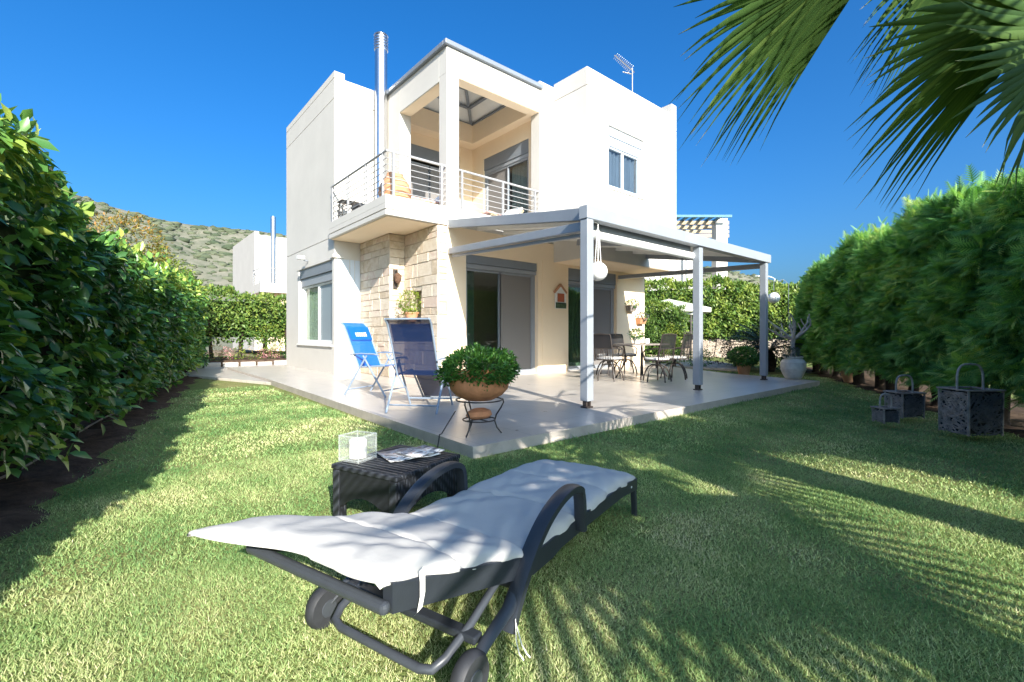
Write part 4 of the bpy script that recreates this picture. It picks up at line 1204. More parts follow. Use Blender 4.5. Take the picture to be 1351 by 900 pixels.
# ------------------------------------------------------------------ fan palms
def fan_mesh(name, nseg, spread, L, seed, droop=.25, bow=.25):
    """costapalmate leaf in local space: hastula at origin, axis along +X, upper side +Z; petiole along -X"""
    r = np.random.default_rng(seed)
    V = []; F = []; rv = []; mi = []
    st = [0.02, .22, .45, .65, .82, 1.0]
    wd = [0.010, .030, .030, .024, .015, .001] if nseg < 40 else [0.006, .016, .019, .0125, .0065, .0006] if spread < 1.3 else [0.006, .018, .019, .0115, .006, .0006]
    for k in range(nseg):
        u = -1 + 2 * k / (nseg - 1)
        a = u * spread
        Ls = L * (1 - .22 * abs(u) ** 2) * r.uniform(.93, 1.05)
        dr = droop * r.uniform(.5, 1.6)
        base = len(V)
        tw = r.uniform(-.25, .25)
        start = np.array([.30 * L * max(0, 1 - abs(u) * 1.1), 0, -.05 * L])
        dirv = np.array([math.cos(a), math.sin(a), 0])
        sd = np.array([-math.sin(a), math.cos(a), 0])
        col = np.clip(r.normal(.5, .18), .05, .85)
        for i, s in enumerate(st):
            t = s * Ls
            p = start * (1 - s) + dirv * t + np.array([0, 0, -dr * Ls * s ** 3 + bow * L * (math.cos(a) * .3 * s - .12 * s * s)])
            p = p + sd * tw * .12 * Ls * max(0, s - .5) ** 2
            ww = wd[i] * L
            fold = ww * .55
            for q in (-1, 0, 1):
                V.append(p + sd * ww * q + np.array([0, 0, fold * (abs(q) - .5)])); rv.append(col if s < .9 else col + .15 + .4 * (r.uniform() < .3))
        for i in range(len(st) - 1):
            for q in (0, 1):
                b = base + i * 3 + q
                F += [(b, b + 1, b + 4), (b, b + 4, b + 3)]; mi += [0, 0]
    return np.array(V), np.array(F), np.array(rv), np.array(mi)
def petiole(Lp, r0, r1):
    V = []; F = []; n = 6; m = 7
    for i in range(m):
        s = i / (m - 1); rr = r0 + (r1 - r0) * s
        for k in range(n):
            a = 2 * PI * k / n
            V.append((-Lp * s, math.cos(a) * rr, math.sin(a) * rr * .55 - .16 * Lp * s * s))
    for i in range(m - 1):
        for k in range(n):
            a, b = i * n + k, i * n + (k + 1) % n
            F += [(a, b, b + n), (a, b + n, a + n)]
    return np.array(V), np.array(F)
FRONDS = []
for sd in range(4):
    V, F, rv, mi = fan_mesh('frond', [50, 50, 50, 27][sd], R([96, 96, 62, 84][sd]), 1.0, 50 + sd, droop=[.13, .16, .07, .05][sd], bow=[.18, .18, .05, .03][sd])
    Vp, Fp = petiole(.95, .012, .024)
    Vc = np.concatenate([Vp + 0, V]); Fc = np.concatenate([Fp, F + len(Vp)])
    mi = np.concatenate([np.ones(len(Fp), int), mi]); rv = np.concatenate([np.full(len(Vp), .5), rv])
    o = np_mesh('frond', Vc, Fc, [M['palmleaf'], M['petiole']], rv, None, mi)
    FRONDS.append(o)
FR_MESH = [o.data for o in FRONDS]
for o in FRONDS: bpy.data.objects.remove(o)

def side_up(hast, axis, k):
    """upper side of a leaf hanging so that its blade is seen at a slant from the lawn"""
    a = Vector(axis).normalized(); v = (Vector(hast) - Vector((0, 0, CAM_H))).normalized()
    n = a.cross(v).normalized()
    b = (n * k + v * (1 - k)); b = (b - a * b.dot(a)).normalized()
    u = a.cross(b)
    return u if u.z > 0 else -u
def put_frond(parent, k, hast, axis, up, scale, petiole_off=0):
    """frond with its hastula at hast (world), axis direction, upper side"""
    x = Vector(axis).normalized(); z = Vector(up); z = (z - x * z.dot(x)).normalized(); y = z.cross(x)
    o = bpy.data.objects.new('frond', FR_MESH[k % 4]); COL.objects.link(o)
    o.parent = parent
    m = Matrix((x, y, z)).transposed().to_4x4() @ Matrix.Scale(scale, 4)
    m.translation = Vector(hast) - root_loc(parent)
    o.matrix_local = m
    return o
def palm(c, zc, label, explicit, n, seed, rad, sc, el=(-.5, 1.2), az=None, skirt=0):
    t = thing('fan_palm', label, 'palm', (c[0], c[1], -.02))
    r = np.random.default_rng(seed)
    q = MB()
    pts = [(c[0], c[1], -.1)] + [(c[0] + .03 * math.sin(k), c[1] + .03 * math.cos(k), zc * k / 8) for k in range(1, 9)]
    q.tube(pts, [.27, .25, .24, .23, .23, .23, .24, .26, .20], 14); q.build('trunk', M['bark_red'], t, smooth=True)
    for k in range(skirt):
        a = 2 * PI * k / skirt + r.uniform(-.2, .2); dz = r.uniform(.0, .9)
        d = np.array([math.cos(a), math.sin(a), 0])
        put_frond(t, int(r.integers(2)), np.array([c[0], c[1], zc - .35 - dz]) + d * .27, d * .25 + np.array([0, 0, -1.0]), d, .75)
    for (h, tip, up, s, *kk) in explicit:
        put_frond(t, kk[0] if kk else 2, h, Vector(tip) - Vector(h), up, s)
    made = 0
    for k in range(n * 6):
        if made == n: break
        a = (2 * PI * k / n * 2.4 + r.uniform(-.3, .3)) if az is None else r.uniform(*az)
        e = r.uniform(*el)
        d = np.array([math.cos(a) * math.cos(e), math.sin(a) * math.cos(e), math.sin(e)])
        h = np.array([c[0], c[1], zc]) + d * rad
        ax = d + np.array([0, 0, -.45])
        seen = False
        for q_ in (0, .5, 1.0, 1.3):
            for lat in (-.6, 0, .6):
                p_ = h + norm(ax) * q_ * sc + np.array([-ax[1], ax[0], 0]) * lat * q_
                f_ = p_[0] * math.sin(YAW) + p_[1] * math.cos(YAW); s_ = p_[0] * math.cos(YAW) - p_[1] * math.sin(YAW)
                if f_ > .05 and abs(s_ / f_) < 1.2 and abs((p_[2] - CAM_H) / f_) < .85: seen = True
        if seen: continue
        made += 1
        put_frond(t, int(r.integers(2)), h, ax, np.array([0, 0, 1.0]) + d * .25, sc * r.uniform(.85, 1.1))
    return t
def fr(h, tip, k, sc): return (h, tip, side_up(h, Vector(tip) - Vector(h), k), sc)
PALM_A = palm((3.5, -.85), 2.12, 'fan palm whose long drooping fronds hang in from the upper right',
     [fr((2.36, .48, 2.66), (1.52, .96, 2.06), .42, 1.12),
      fr((3.00, .02, 2.50), (2.02, .57, 1.96), .40, 1.16),
      fr((3.26, -.12, 2.44), (2.60, .22, 1.80), .38, 1.10),
      fr((2.95, .15, 2.95), (2.2, .72, 2.18), .30, .95)], 9, 71, .95, 1.0, el=(-.05, .45))
SUNWARD = (-.31, -1.0, .5)
PALM_B = palm((1.28, -3.1), 2.6, 'short fan palm behind the sun lounger that shades the lawn',
     [((.43, -3.15, 2.72), (-.77, -3.1, 2.66), SUNWARD, 1.25, 3), ((1.02, -3.3, 2.55), (.30, -3.3, 1.95), SUNWARD, 1.28, 3),
      ((1.40, -3.3, 2.40), (1.30, -3.3, 1.5), SUNWARD, 1.05, 3), ((1.85, -3.2, 2.75), (2.7, -3.2, 2.55), SUNWARD, 1.05, 3),
      ((1.0, -3.3, 3.1), (.5, -3.3, 3.6), SUNWARD, 1.05, 3), ((.55, -2.6, 3.25), (-.5, -2.4, 3.36), SUNWARD, 1.1, 3)],
     5, 72, .9, 1.1, el=(.5, 1.2), az=(1.2, 4.9))

# ------------------------------------------------------------------ sun lounger
SLN = thing('sun_lounger', 'charcoal wheeled sun lounger with off white cushion on the lawn', 'sun lounger', (1.195, 1.301, -.064), .295)
WL = .60
def rz_(x): return float(np.interp(x, [-.72, 0, .5, 1.0, 1.26], [.487, .273, .272, .262, .232]))
for y in (0, WL):
    q = MB(); P = []
    xs_ = np.linspace(-.70, 1.26, 26)
    for x in xs_:
        z = rz_(x); h = .078 if x < .2 else .066
        P.append([(x, y - .017, z - h), (x, y - .017, z), (x, y + .017, z), (x, y + .017, z - h), (x, y - .017, z - h)])
    q.grid(P); q.add(P[0][:4], [(0, 1, 2, 3)]); q.add(P[-1][:4], [(0, 1, 2, 3)])
    sr_ = q.build('side_rail', M['plastic_dark'], SLN, local=True, bevel=.006)
    for x in (-.08, .45, 1.15):
        q = MB(); q.lathe([(0, -.021), (.006, -.020), (.006, .020), (0, .021)], (x, y, rz_(x) - .035), 10, axis='y'); q.build('screw', M['white_paint'], sr_, local=True)
q = MB(); q.box(-.732, -.702, -.018, WL + .018, .487 - .080, .487 - .048); q.build('head_bar', M['plastic_mid'], SLN, local=True, bevel=.012)
q = MB(); q.grid([[(x, y, rz_(x) - .022) for y in (.018, WL - .018)] for x in np.linspace(-.69, 1.24, 24)]); q.build('sling', M['dark'], SLN, local=True)
for y, s in ((-.035, -1), (WL + .035, 1)):
    q = MB()
    pa = [(-.205, .10), (-.16, .175), (-.10, .255), (-.02, .335), (.07, .395), (.17, .432), (.27, .447), (.345, .437), (.382, .405), (.392, .35), (.398, .23)]
    sub = []
    for i in range(len(pa) - 1):
        for k in range(3):
            t_ = k / 3; sub.append((pa[i][0] * (1 - t_) + pa[i + 1][0] * t_, pa[i][1] * (1 - t_) + pa[i + 1][1] * t_))
    sub.append(pa[-1])
    for _ in range(3):
        sub = [sub[0]] + [((sub[i - 1][0] + 2 * sub[i][0] + sub[i + 1][0]) / 4, (sub[i - 1][1] + 2 * sub[i][1] + sub[i + 1][1]) / 4) for i in range(1, len(sub) - 1)] + [sub[-1]]
    n = len(sub); rows = []
    for i, (x, z) in enumerate(sub):
        a, b = sub[max(i - 1, 0)], sub[min(i + 1, n - 1)]
        tx, tz = b[0] - a[0], b[1] - a[1]; L = math.hypot(tx, tz); nx, nz = -tz / L, tx / L
        th = .017; hw = .029 if i < n * .75 else .025
        ring = []
        for k in range(10):
            an = 2 * PI * k / 10
            cx = max(-1, min(1, 1.25 * math.cos(an))); cz = max(-1, min(1, 1.25 * math.sin(an)))
            ring.append((x + nx * th * cz, y + hw * cx, z + nz * th * cz))
        rows.append(ring + [ring[0]])
    q.grid(rows); q.add(rows[0][:10], [tuple(range(10))]); q.add(rows[-1][:10], [tuple(range(10))])
    q.build('armrest', M['plastic_dark'], SLN, local=True, smooth=True)
    q = MB(); q.tube([(-.05, y * .9 + .03 * (1 if s < 0 else -1), .235), (-.20, y + .0, .17), (-.33, y + .0, .13), (-.41, y, .09)], [.024, .024, .022, .02], 10, flat=.7); q.build('wheel_arm', M['plastic_mid'], SLN, local=True, smooth=True)
    wb = MB(); wy = y + s * .008
    wb.lathe([(.045, -.024), (.068, -.024), (.077, -.012), (.078, 0), (.077, .012), (.068, .024), (.045, .024)], (-.42, wy, .078), 26, axis='y')
    wh = wb.build('wheel', M['rubber'], SLN, local=True, smooth=True)
    wb = MB(); wb.lathe([(0, -.026), (.030, -.026), (.033, -.020), (.050, -.020), (.050, .020), (.033, .020), (.030, .026), (0, .026)], (-.42, wy, .078), 22, axis='y')
    wb.build('hub', M['plastic_mid'], wh, local=True, smooth=True)
    l = MB(); yy = .0 if s < 0 else WL
    l.bar((1.235, yy, .20), (1.262, yy, .0), .030, .034, up=(1, 0, 0)); l.build('leg', M['plastic_dark'], SLN, local=True, bevel=.006)
q = MB(); q.tube([(-.12, .045, .235), (-.30, .045, .15), (-.42, .05, .105), (-.46, .07, .085), (-.472, .11, .08), (-.472, .48, .08), (-.46, .53, .085), (-.42, .55, .105), (-.30, .555, .15), (-.12, .555, .235)], .0145, 10)
q.build('rear_stand', M['plastic_mid'], SLN, local=True, smooth=True)
q = MB(); q.bar((-.33, -.01, .135), (-.33, WL + .01, .135), .045, .026); q.build('axle', M['plastic_dark'], SLN, local=True, bevel=.006)
q = MB(); q.tube([(-.10, -.02, .20), (-.10, WL + .02, .20)], .017, 10); q.build('cross_tube', M['plastic_dark'], SLN, local=True, smooth=True)
# cushion with stitched sections, soft edges and an overhanging, drooping head corner
def cushion():
    nu, nv = 170, 48
    seams = [-.42, -.04, .40, .80]
    top = []; bot = []
    for i in range(nu + 1):
        ru, rd = [], []
        for j in range(nv + 1):
            v = j / nv; u = i / nu
            x0 = -.735 - .20 * max(0, v - .25) ** 1.1 - .02 * math.sin(v * 9)
            x1 = 1.285 - .03 * (2 * v - 1) ** 4
            x = x0 + (x1 - x0) * u
            y = -.015 + (WL + .045) * v + .006 * math.sin(x * 17) + .004 * math.sin(x * 41)
            xr = max(x, -.72)
            base = rz_(xr) + .004
            if x < -.72: base += (-.72 - x) * (.20 if v > .4 else .05)
            e = min(v, 1 - v) * (WL + .03); eu = min(x - x0, x1 - x)
            edge = 1 - math.exp(-e / .030); edgeu = 1 - math.exp(-max(eu, 0) / .035)
            th = .008 + .028 * edge * edgeu
            for s in seams: th -= .018 * math.exp(-((x - s - .012 * math.sin(v * 5)) / .013) ** 2) * (.35 + .65 * edge)
            tuft = 0
            for sx in (-.58, -.23, .18, .60, 1.02): tuft += .006 * math.cos(min(1, abs(x - sx) / .21) * PI / 2)
            th += tuft * edge
            wr = .0035 * math.sin(17 * x + 9 * v + 3 * math.sin(7 * v + 4 * x)) + .0025 * math.sin(31 * x - 23 * v + 2 * math.sin(13 * v))
            side = 0
            if v < .02 or v > .98: side = -.012 - .008 * math.sin(x * 14)
            ru.append((x, y, base + th + wr * edge + side)); rd.append((x, y, base + side * .6 + (0 if v not in (0, 1) else -.002)))
        top.append(ru); bot.append(rd)
    q = MB(); q.grid(top); q.grid(bot)
    q.grid([[top[i][0], bot[i][0]] for i in range(nu + 1)]); q.grid([[top[i][nv], bot[i][nv]] for i in range(nu + 1)])
    q.grid([[top[0][j], bot[0][j]] for j in range(nv + 1)]); q.grid([[top[nu][j], bot[nu][j]] for j in range(nv + 1)])
    o = q.build('cushion', M['cushion'], SLN, local=True, smooth=True)
    m = o.modifiers.new('weld', 'WELD'); m.merge_threshold = .0005
    return o
CU = cushion()
def strip(pts, wv):
    q = MB(); q.grid([[tuple(Vector(p) - Vector(wv)), tuple(Vector(p) + Vector(wv))] for p in pts]); q.build('tie_string', M['white_fabric'], CU, local=True)
strip([(-.60, -.02, .475), (-.60, -.024, .45), (-.602, -.026, .41), (-.615, -.028, .375), (-.635, -.024, .365)], (.010, 0, .003))
strip([(-.20, -.066, .15), (-.21, -.075, .09), (-.20, -.080, .04), (-.185, -.09, .012)], (.004, .001, 0))
strip([(-.20, -.066, .14), (-.19, -.085, .065), (-.165, -.09, .022), (-.16, -.10, .01)], (.004, .001, 0))

# ------------------------------------------------------------------ wicker side table
def wicker_mat(name, col, sc=90):
    m, t, b = new_mat(name)
    tc = t.nodes.new('ShaderNodeTexCoord')
    w1 = t.nodes.new('ShaderNodeTexWave'); w1.wave_type = 'BANDS'; w1.bands_direction = 'X'; w1.inputs['Scale'].default_value = sc / 6
    w2 = t.nodes.new('ShaderNodeTexWave'); w2.wave_type = 'BANDS'; w2.bands_direction = 'DIAGONAL'; w2.inputs['Scale'].default_value = sc / 9
    w1.inputs['Distortion'].default_value = .4; w2.inputs['Distortion'].default_value = .4
    t.links.new(tc.outputs['Object'], w1.inputs[0]); t.links.new(tc.outputs['Object'], w2.inputs[0])
    mx = t.nodes.new('ShaderNodeMath'); mx.operation = 'MULTIPLY'
    t.links.new(w1.outputs['Fac'], mx.inputs[0]); t.links.new(w2.outputs['Fac'], mx.inputs[1])
    r = t.nodes.new('ShaderNodeValToRGB'); r.color_ramp.elements[0].color = rgb(tuple(c * .35 for c in col)); r.color_ramp.elements[1].color = rgb(tuple(c * 1.5 for c in col))
    t.links.new(mx.outputs[0], r.inputs[0]); t.links.new(r.outputs[0], b.inputs['Base Color'])
    bp = t.nodes.new('ShaderNodeBump'); bp.inputs['Distance'].default_value = .004; bp.inputs['Strength'].default_value = .9
    t.links.new(mx.outputs[0], bp.inputs['Height']); t.links.new(bp.outputs[0], b.inputs['Normal'])
    b.inputs['Roughness'].default_value = .5
    return m
M['wicker'] = wicker_mat('charcoal_wicker', (0.030, 0.034, 0.043))
TZ = -.042
TB = thing('side_table', 'charcoal wicker side table on the lawn behind the sun lounger', 'side table', (1.235, 2.445, TZ), R(19))
q = MB(); q.box(-.265, .265, -.245, .245, .345, .372); q.build('tabletop', M['wicker'], TB, local=True, bevel=.008)
q = MB()
for k in range(15): q.box(-.24 + k * .0336, -.228 + k * .0336, -.225, .225, .373, .3755)
q.build('top_slats', M['plastic_dark'], TB, local=True)
for sx in (-1, 1):
    for sy in (-1, 1):
        q = MB(); q.box(sx * .232 - .028, sx * .232 + .028, sy * .212 - .028, sy * .212 + .028, 0, .345); q.build('leg', M['wicker'], TB, local=True, bevel=.008)
def arch_apron(axis, c):
    q = MB(); rows = []
    for i in range(19):
        u = -1 + 2 * i / 18; L = .204 if axis == 'x' else .184
        zb_ = .14 + .075 * (1 - u * u)
        rows.append([((u * L, c, z) if axis == 'x' else (c, u * L, z)) for z in (zb_, .344)])
    q.grid(rows); o = q.build('apron', M['wicker'], TB, local=True)
    sm = o.modifiers.new('solid', 'SOLIDIFY'); sm.thickness = .018; sm.offset = 0
arch_apron('x', -.225); arch_apron('x', .225); arch_apron('y', -.245); arch_apron('y', .245)
ztop = TZ + .377
t = thing('candle_holder', 'square glass candle holder with white pillar candle on the wicker table', 'candle holder', (1.045, 2.56, ztop), R(24))
M['thick_glass'] = mesh_fabric('frosted_patterned_glass', (0.72, 0.76, 0.74), .78)
q = MB(); a = .070
q.add([(-a, -a, .0), (a, -a, .0), (a, a, .0), (-a, a, .0), (-a, -a, .145), (a, -a, .145), (a, a, .145), (-a, a, .145)], [(0, 1, 2, 3), (0, 1, 5, 4), (1, 2, 6, 5), (2, 3, 7, 6), (3, 0, 4, 7)])
for z in (.012, .140):
    for (x0, y0, x1, y1) in ((-a, -a, a, -a), (a, -a, a, a), (a, a, -a, a), (-a, a, -a, -a)): q.tube([(x0, y0, z), (x1, y1, z)], .005, 6)
for (x0, y0) in ((-a, -a), (a, -a), (a, a), (-a, a)): q.tube([(x0, y0, 0), (x0, y0, .145)], .005, 6)
q.build('glass', M['thick_glass'], t, local=True)
q = MB(); q.lathe([(.048, .013), (.048, .108), (.044, .114), (.02, .108), (0, .106)], (0, 0, 0), 24); cd = q.build('candle', M['candle'], t, local=True, smooth=True)
q = MB(); q.tube([(0, 0, .105), (.002, 0, .122)], .0015, 5); q.build('wick', M['dark'], cd, local=True)

def page_mat(name, seed, base=(0.70, 0.69, 0.67)):
    m, t, b = new_mat(name)
    tc = t.nodes.new('ShaderNodeTexCoord')
    n = t.nodes.new('ShaderNodeTexNoise'); n.inputs['Scale'].default_value = 16; n.inputs['Detail'].default_value = 5
    mp = t.nodes.new('ShaderNodeMapping'); mp.inputs['Location'].default_value = (seed, seed * 2, 0); mp.inputs['Scale'].default_value = (1, 1.6, 1)
    t.links.new(tc.outputs['Object'], mp.inputs[0]); t.links.new(mp.outputs[0], n.inputs['Vector'])
    r = t.nodes.new('ShaderNodeValToRGB'); r.color_ramp.interpolation = 'CONSTANT'
    e = r.color_ramp.elements
    for _ in range(3): e.new(.5)
    for k, (p, c) in enumerate([(0, (.10, .10, .12)), (.40, (.32, .30, .30)), (.47, base), (.60, (.50, .22, .13)), (.64, base)]): e[k].position = p; e[k].color = rgb(c)
    t.links.new(n.outputs['Fac'], r.inputs[0]); t.links.new(r.outputs[0], b.inputs['Base Color']); b.inputs['Roughness'].default_value = .35
    return m
for (k, x, y, rz2, wx, wy, dz, lab) in ((0, 1.31, 2.47, R(-6), .30, .24, 0, 'open printed magazine lying flat on the wicker table, lower one'),
                                     (1, 1.37, 2.44, R(9), .22, .19, .010, 'folded printed magazine on top of the other on the wicker table')):
    t = thing('magazine', lab, 'magazine', (x, y, ztop + dz), rz2, group='magazines on the table')
    q = MB(); rows = []
    for i in range(13):
        u = -1 + i / 6; zz = .008 * (1 - abs(u)) ** .5 * .3 + .006 * math.cos(u * 3) ** 2
        rows.append([(u * wx / 2, v, zz + .004) for v in (-wy / 2, 0, wy / 2)])
    q.grid(rows); o = q.build('pages', page_mat('printed_page', 3.1 + 5 * k), t, local=True, smooth=True)
    sm = o.modifiers.new('solid', 'SOLIDIFY'); sm.thickness = .005; sm.offset = -1

# ------------------------------------------------------------------ blue folding chairs
M['blue_fabric'] = mesh_fabric('bright_blue_textile', (0.006, 0.17, 0.66), .04)
M['navy_fabric'] = mesh_fabric('navy_open_mesh', (0.008, 0.026, 0.10), .09)
M['footrest_fabric'] = mesh_fabric('dark_blue_textile', (0.012, 0.025, 0.075), .05)
M['frame_sky_tint'] = mat('silver_tube_sky_tint', (0.23, 0.29, 0.38), .35, var=.05)  # silver tube with the blue sky reflection put into its colour
def recliner(label, x, y, ang, fab, lean=0.0, footrest=False):
    t = thing('folding_chair', label, 'folding chair', (x, y, T), ang, 'blue folding chairs on the terrace')
    hw = .27
    back = [(-.16, .44), (-.24, .62), (-.33 - lean * .3, .82), (-.41 - lean * .6, 1.0), (-.45 - lean * .8, 1.08), (-.51 - lean, 1.13)]
    for s in (-1, 1):
        q = MB(); q.tube([(p[0], s * hw, p[1]) for p in back], .013, 8); q.tube([(.32, s * hw, .47), (-.16, s * hw, .44)], .013, 8)
        q.build('side_tube', M['frame_sky_tint'], t, local=True, smooth=True)
        q = MB(); q.tube([(.36, s * (hw + .025), .0), (-.06, s * (hw + .025), .62)], .014, 8); q.build('leg', M['frame_sky_tint'], t, local=True, smooth=True)
        q = MB(); q.tube([(-.40, s * (hw + .045), .0), (.02, s * (hw + .045), .62)], .014, 8); q.build('leg', M['frame_sky_tint'], t, local=True, smooth=True)
        q = MB(); q.tube([(-.30, s * (hw + .03), .635), (-.1, s * (hw + .03), .65), (.16, s * (hw + .03), .645), (.24, s * (hw + .03), .625)], [.018, .026, .026, .02], 8, flat=.5); q.build('armrest', M['frame_sky_tint'], t, local=True, smooth=True)
    for (x_, w_, z_) in ((.30, hw + .025, .09), (-.34, hw + .045, .09), (back[-1][0], hw, back[-1][1])):
        q = MB(); q.tube([(x_, -w_, z_), (x_, w_, z_)], .011, 6); q.build('cross_bar', M['frame_sky_tint'], t, local=True, smooth=True)
    q = MB(); q.grid([[(.32, v, .462), (.15, v, .445), (-.02, v, .435), (-.15, v, .445)] for v in np.linspace(-hw + .01, hw - .01, 5)]); q.build('seat', M[fab], t, local=True, smooth=True)
    q = MB(); q.grid([[(p[0] + .012 * math.cos(v / hw * 1.5) , v, p[1]) for v in np.linspace(-hw + .008, hw - .008, 7)] for p in back[:-1] + [(back[-1][0] - .02, back[-1][1] + .012)]])
    bk = q.build('backrest', M[fab], t, local=True, smooth=True)
    # padded headrest with a pale printed emblem
    hx = lambda z: float(np.interp(z, [p[1] for p in back], [p[0] for p in back]))
    q = MB(); q.grid([[(hx(z) + .035 + .012 * math.cos(v / hw * 1.5), v, z) for v in np.linspace(-hw + .02, hw - .02, 7)] for z in (.86, .90, .96, 1.02, 1.07)])
    hd = q.build('headrest', M['blue_fabric'] if fab == 'blue_fabric' else M[fab], bk, local=True, smooth=True)
    q = MB()
    zc = .945
    def mk(v0, v1, z0, z1): q.add([(hx(z) + .052, v, z) for v, z in ((v0, z0), (v1, z0), (v1, z1), (v0, z1))], [(0, 1, 2, 3)])
    mk(.085, .125, zc - .03, zc + .035); mk(.04, .075, zc - .03, zc + .03); mk(-.005, .03, zc - .03, zc + .03); mk(-.05, -.015, zc - .03, zc + .03); mk(-.095, -.06, zc - .03, zc + .03); mk(-.135, -.105, zc - .03, zc + .03)
    q.build('emblem', M['white_fabric'], hd, local=True)
    if footrest:
        q = MB(); q.grid([[(.40 + .42 * k, v, .45 - .40 * k) for v in (-hw + .015, 0, hw - .015)] for k in (0, .33, .66, 1)]); fr = q.build('footrest', M['footrest_fabric'], t, local=True)
        q = MB()
        for s in (-1, 1): q.tube([(.36, s * hw, .47), (.83, s * hw, .02)], .014, 8)
        q.tube([(.82, -hw, .035), (.82, hw, .035)], .014, 8)
        q.build('footrest_frame', M['alu_dark'], fr, local=True, smooth=True)
    return t
recliner('bright blue folding armchair with pale headrest emblem beside the left window', 3.20, 7.02, math.atan2(-.88, .47), 'blue_fabric')
recliner('navy mesh reclining chair with footrest turned away from the lawn', 3.0, 5.28, R(41), 'navy_fabric', lean=.02, footrest=True)

# ------------------------------------------------------------------ terracotta bowl on a wrought iron stand
PL = (2.66, 3.60, T)
t = thing('planter_stand', 'three legged curved wrought iron stand carrying the terracotta bowl', 'plant stand', PL)
for k in range(3):
    a = R(200 + 120 * k); c_, s_ = math.cos(a), math.sin(a)
    q = MB(); q.tube([(c_ * r_0, s_ * r_0, z) for r_0, z in ((.225, .335), (.235, .30), (.21, .25), (.165, .18), (.15, .12), (.17, .06), (.215, .004))], .0075, 7); q.build('leg', M['iron'], t, local=True, smooth=True)
q = MB()
for (r_0, z) in ((.22, .325), (.155, .135)): q.tube([(r_0 * math.cos(a), r_0 * math.sin(a), z) for a in np.linspace(0, 2 * PI, 33)], .007, 6, caps=False)
q.tube([(-.15, 0, .135), (.15, 0, .135)], .006, 6); q.tube([(0, -.15, .135), (0, .15, .135)], .006, 6)
q.build('ring', M['iron'], t, local=True, smooth=True)
t = thing('terracotta_shard', 'brown clay piece resting on the lower ring of the iron stand', 'clay ornament', (PL[0], PL[1], PL[2] + .144))
q = MB(); q.lathe([(0, 0), (.10, .005), (.13, .03), (.115, .07), (.06, .095), (0, .10)], (0, 0, 0), 12); o = q.build('clay', M['terracotta'], t, local=True, smooth=True); o.scale = (1.1, .7, 1)
t = thing('planter_bowl', 'wide terracotta bowl full of bright green bushy plant on an iron stand', 'planter', (PL[0], PL[1], PL[2] + .325))
q = MB(); q.lathe([(.0, -.005), (.13, 0), (.22, .045), (.275, .105), (.29, .165), (.283, .215), (.268, .235), (.272, .262), (.250, .264), (.245, .21), (0, .20)], (0, 0, 0), 40)
q.build('bowl', M['terracotta'], t, local=True, smooth=True)
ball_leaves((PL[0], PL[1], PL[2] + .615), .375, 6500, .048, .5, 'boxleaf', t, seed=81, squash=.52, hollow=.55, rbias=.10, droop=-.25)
q = MB(); q.tube([(2.47, 3.72, T + .22), (2.40, 3.76, T + .09), (2.33, 3.74, T + .02), (2.27, 3.68, T + .03), (2.20, 3.60, .03), (2.0, 3.38, .02), (1.8, 3.15, .0), (1.6, 2.9, -.02)], .006, 6)
tag(q.build('cable', M['iron'], smooth=True), 'thin dark cable running from the plant stand down to the lawn', 'cable')

# ------------------------------------------------------------------ dining set
DT = thing('dining_table', 'oblong wrought iron dining table under the pergola', 'table', (8.87, 5.97, T), R(3))
q = MB(); n = 36
pts = [(.72 * math.copysign(abs(math.cos(a)) ** .7, math.cos(a)), .46 * math.copysign(abs(math.sin(a)) ** .7, math.sin(a))) for a in np.linspace(0, 2 * PI, n, endpoint=False)]
q.poly(pts, .715, .74); q.build('tabletop', M['twig'], DT, local=True, bevel=.006)
for sx in (-.5, .5):
    for sy in (-.28, .28):
        q = MB(); q.tube([(sx * .75, sy * .8, .715), (sx * .7, sy * .7, .5), (sx * .8, sy * .8, .25), (sx * 1.1, sy * 1.1, .0)], .018, 8); q.build('leg', M['iron'], DT, local=True, smooth=True)
t = thing('table_plant', 'small green plant in a white pot on the dining table', 'potted plant', (8.75, 6.02, T + .741))
q = MB(); q.lathe([(.06, 0), (.085, .13), (.09, .14), (.075, .14), (.07, .10), (0, .10)], (0, 0, 0), 18); q.build('pot', M['white_paint'], t, local=True, smooth=True)
ball_leaves((8.75, 6.02, T + .741 + .21), .15, 420, .06, .45, 'boxleaf', t, seed=90, squash=.75)
for k, (x, y, lab) in enumerate(((9.02, 5.95, 'plain white mug on the dining table, nearest the plant'), (9.22, 6.05, 'plain white mug near the far end of the dining table'))):
    t = thing('mug', lab, 'mug', (x, y, T + .741), group='mugs on the dining table')
    q = MB(); q.lathe([(.035, 0), (.042, .02), (.045, .11), (.04, .11), (.038, .03), (0, .02)], (0, 0, 0), 16); q.build('cup', M['white_paint'], t, local=True, smooth=True)
    q = MB(); q.tube([(.044, 0, .09), (.07, 0, .085), (.072, 0, .045), (.043, 0, .03)], .006, 6); q.build('handle', M['white_paint'], t, local=True, smooth=True)
M['iron_mesh'] = mesh_fabric('dark_wire_mesh', (0.022, 0.022, 0.026), .12)
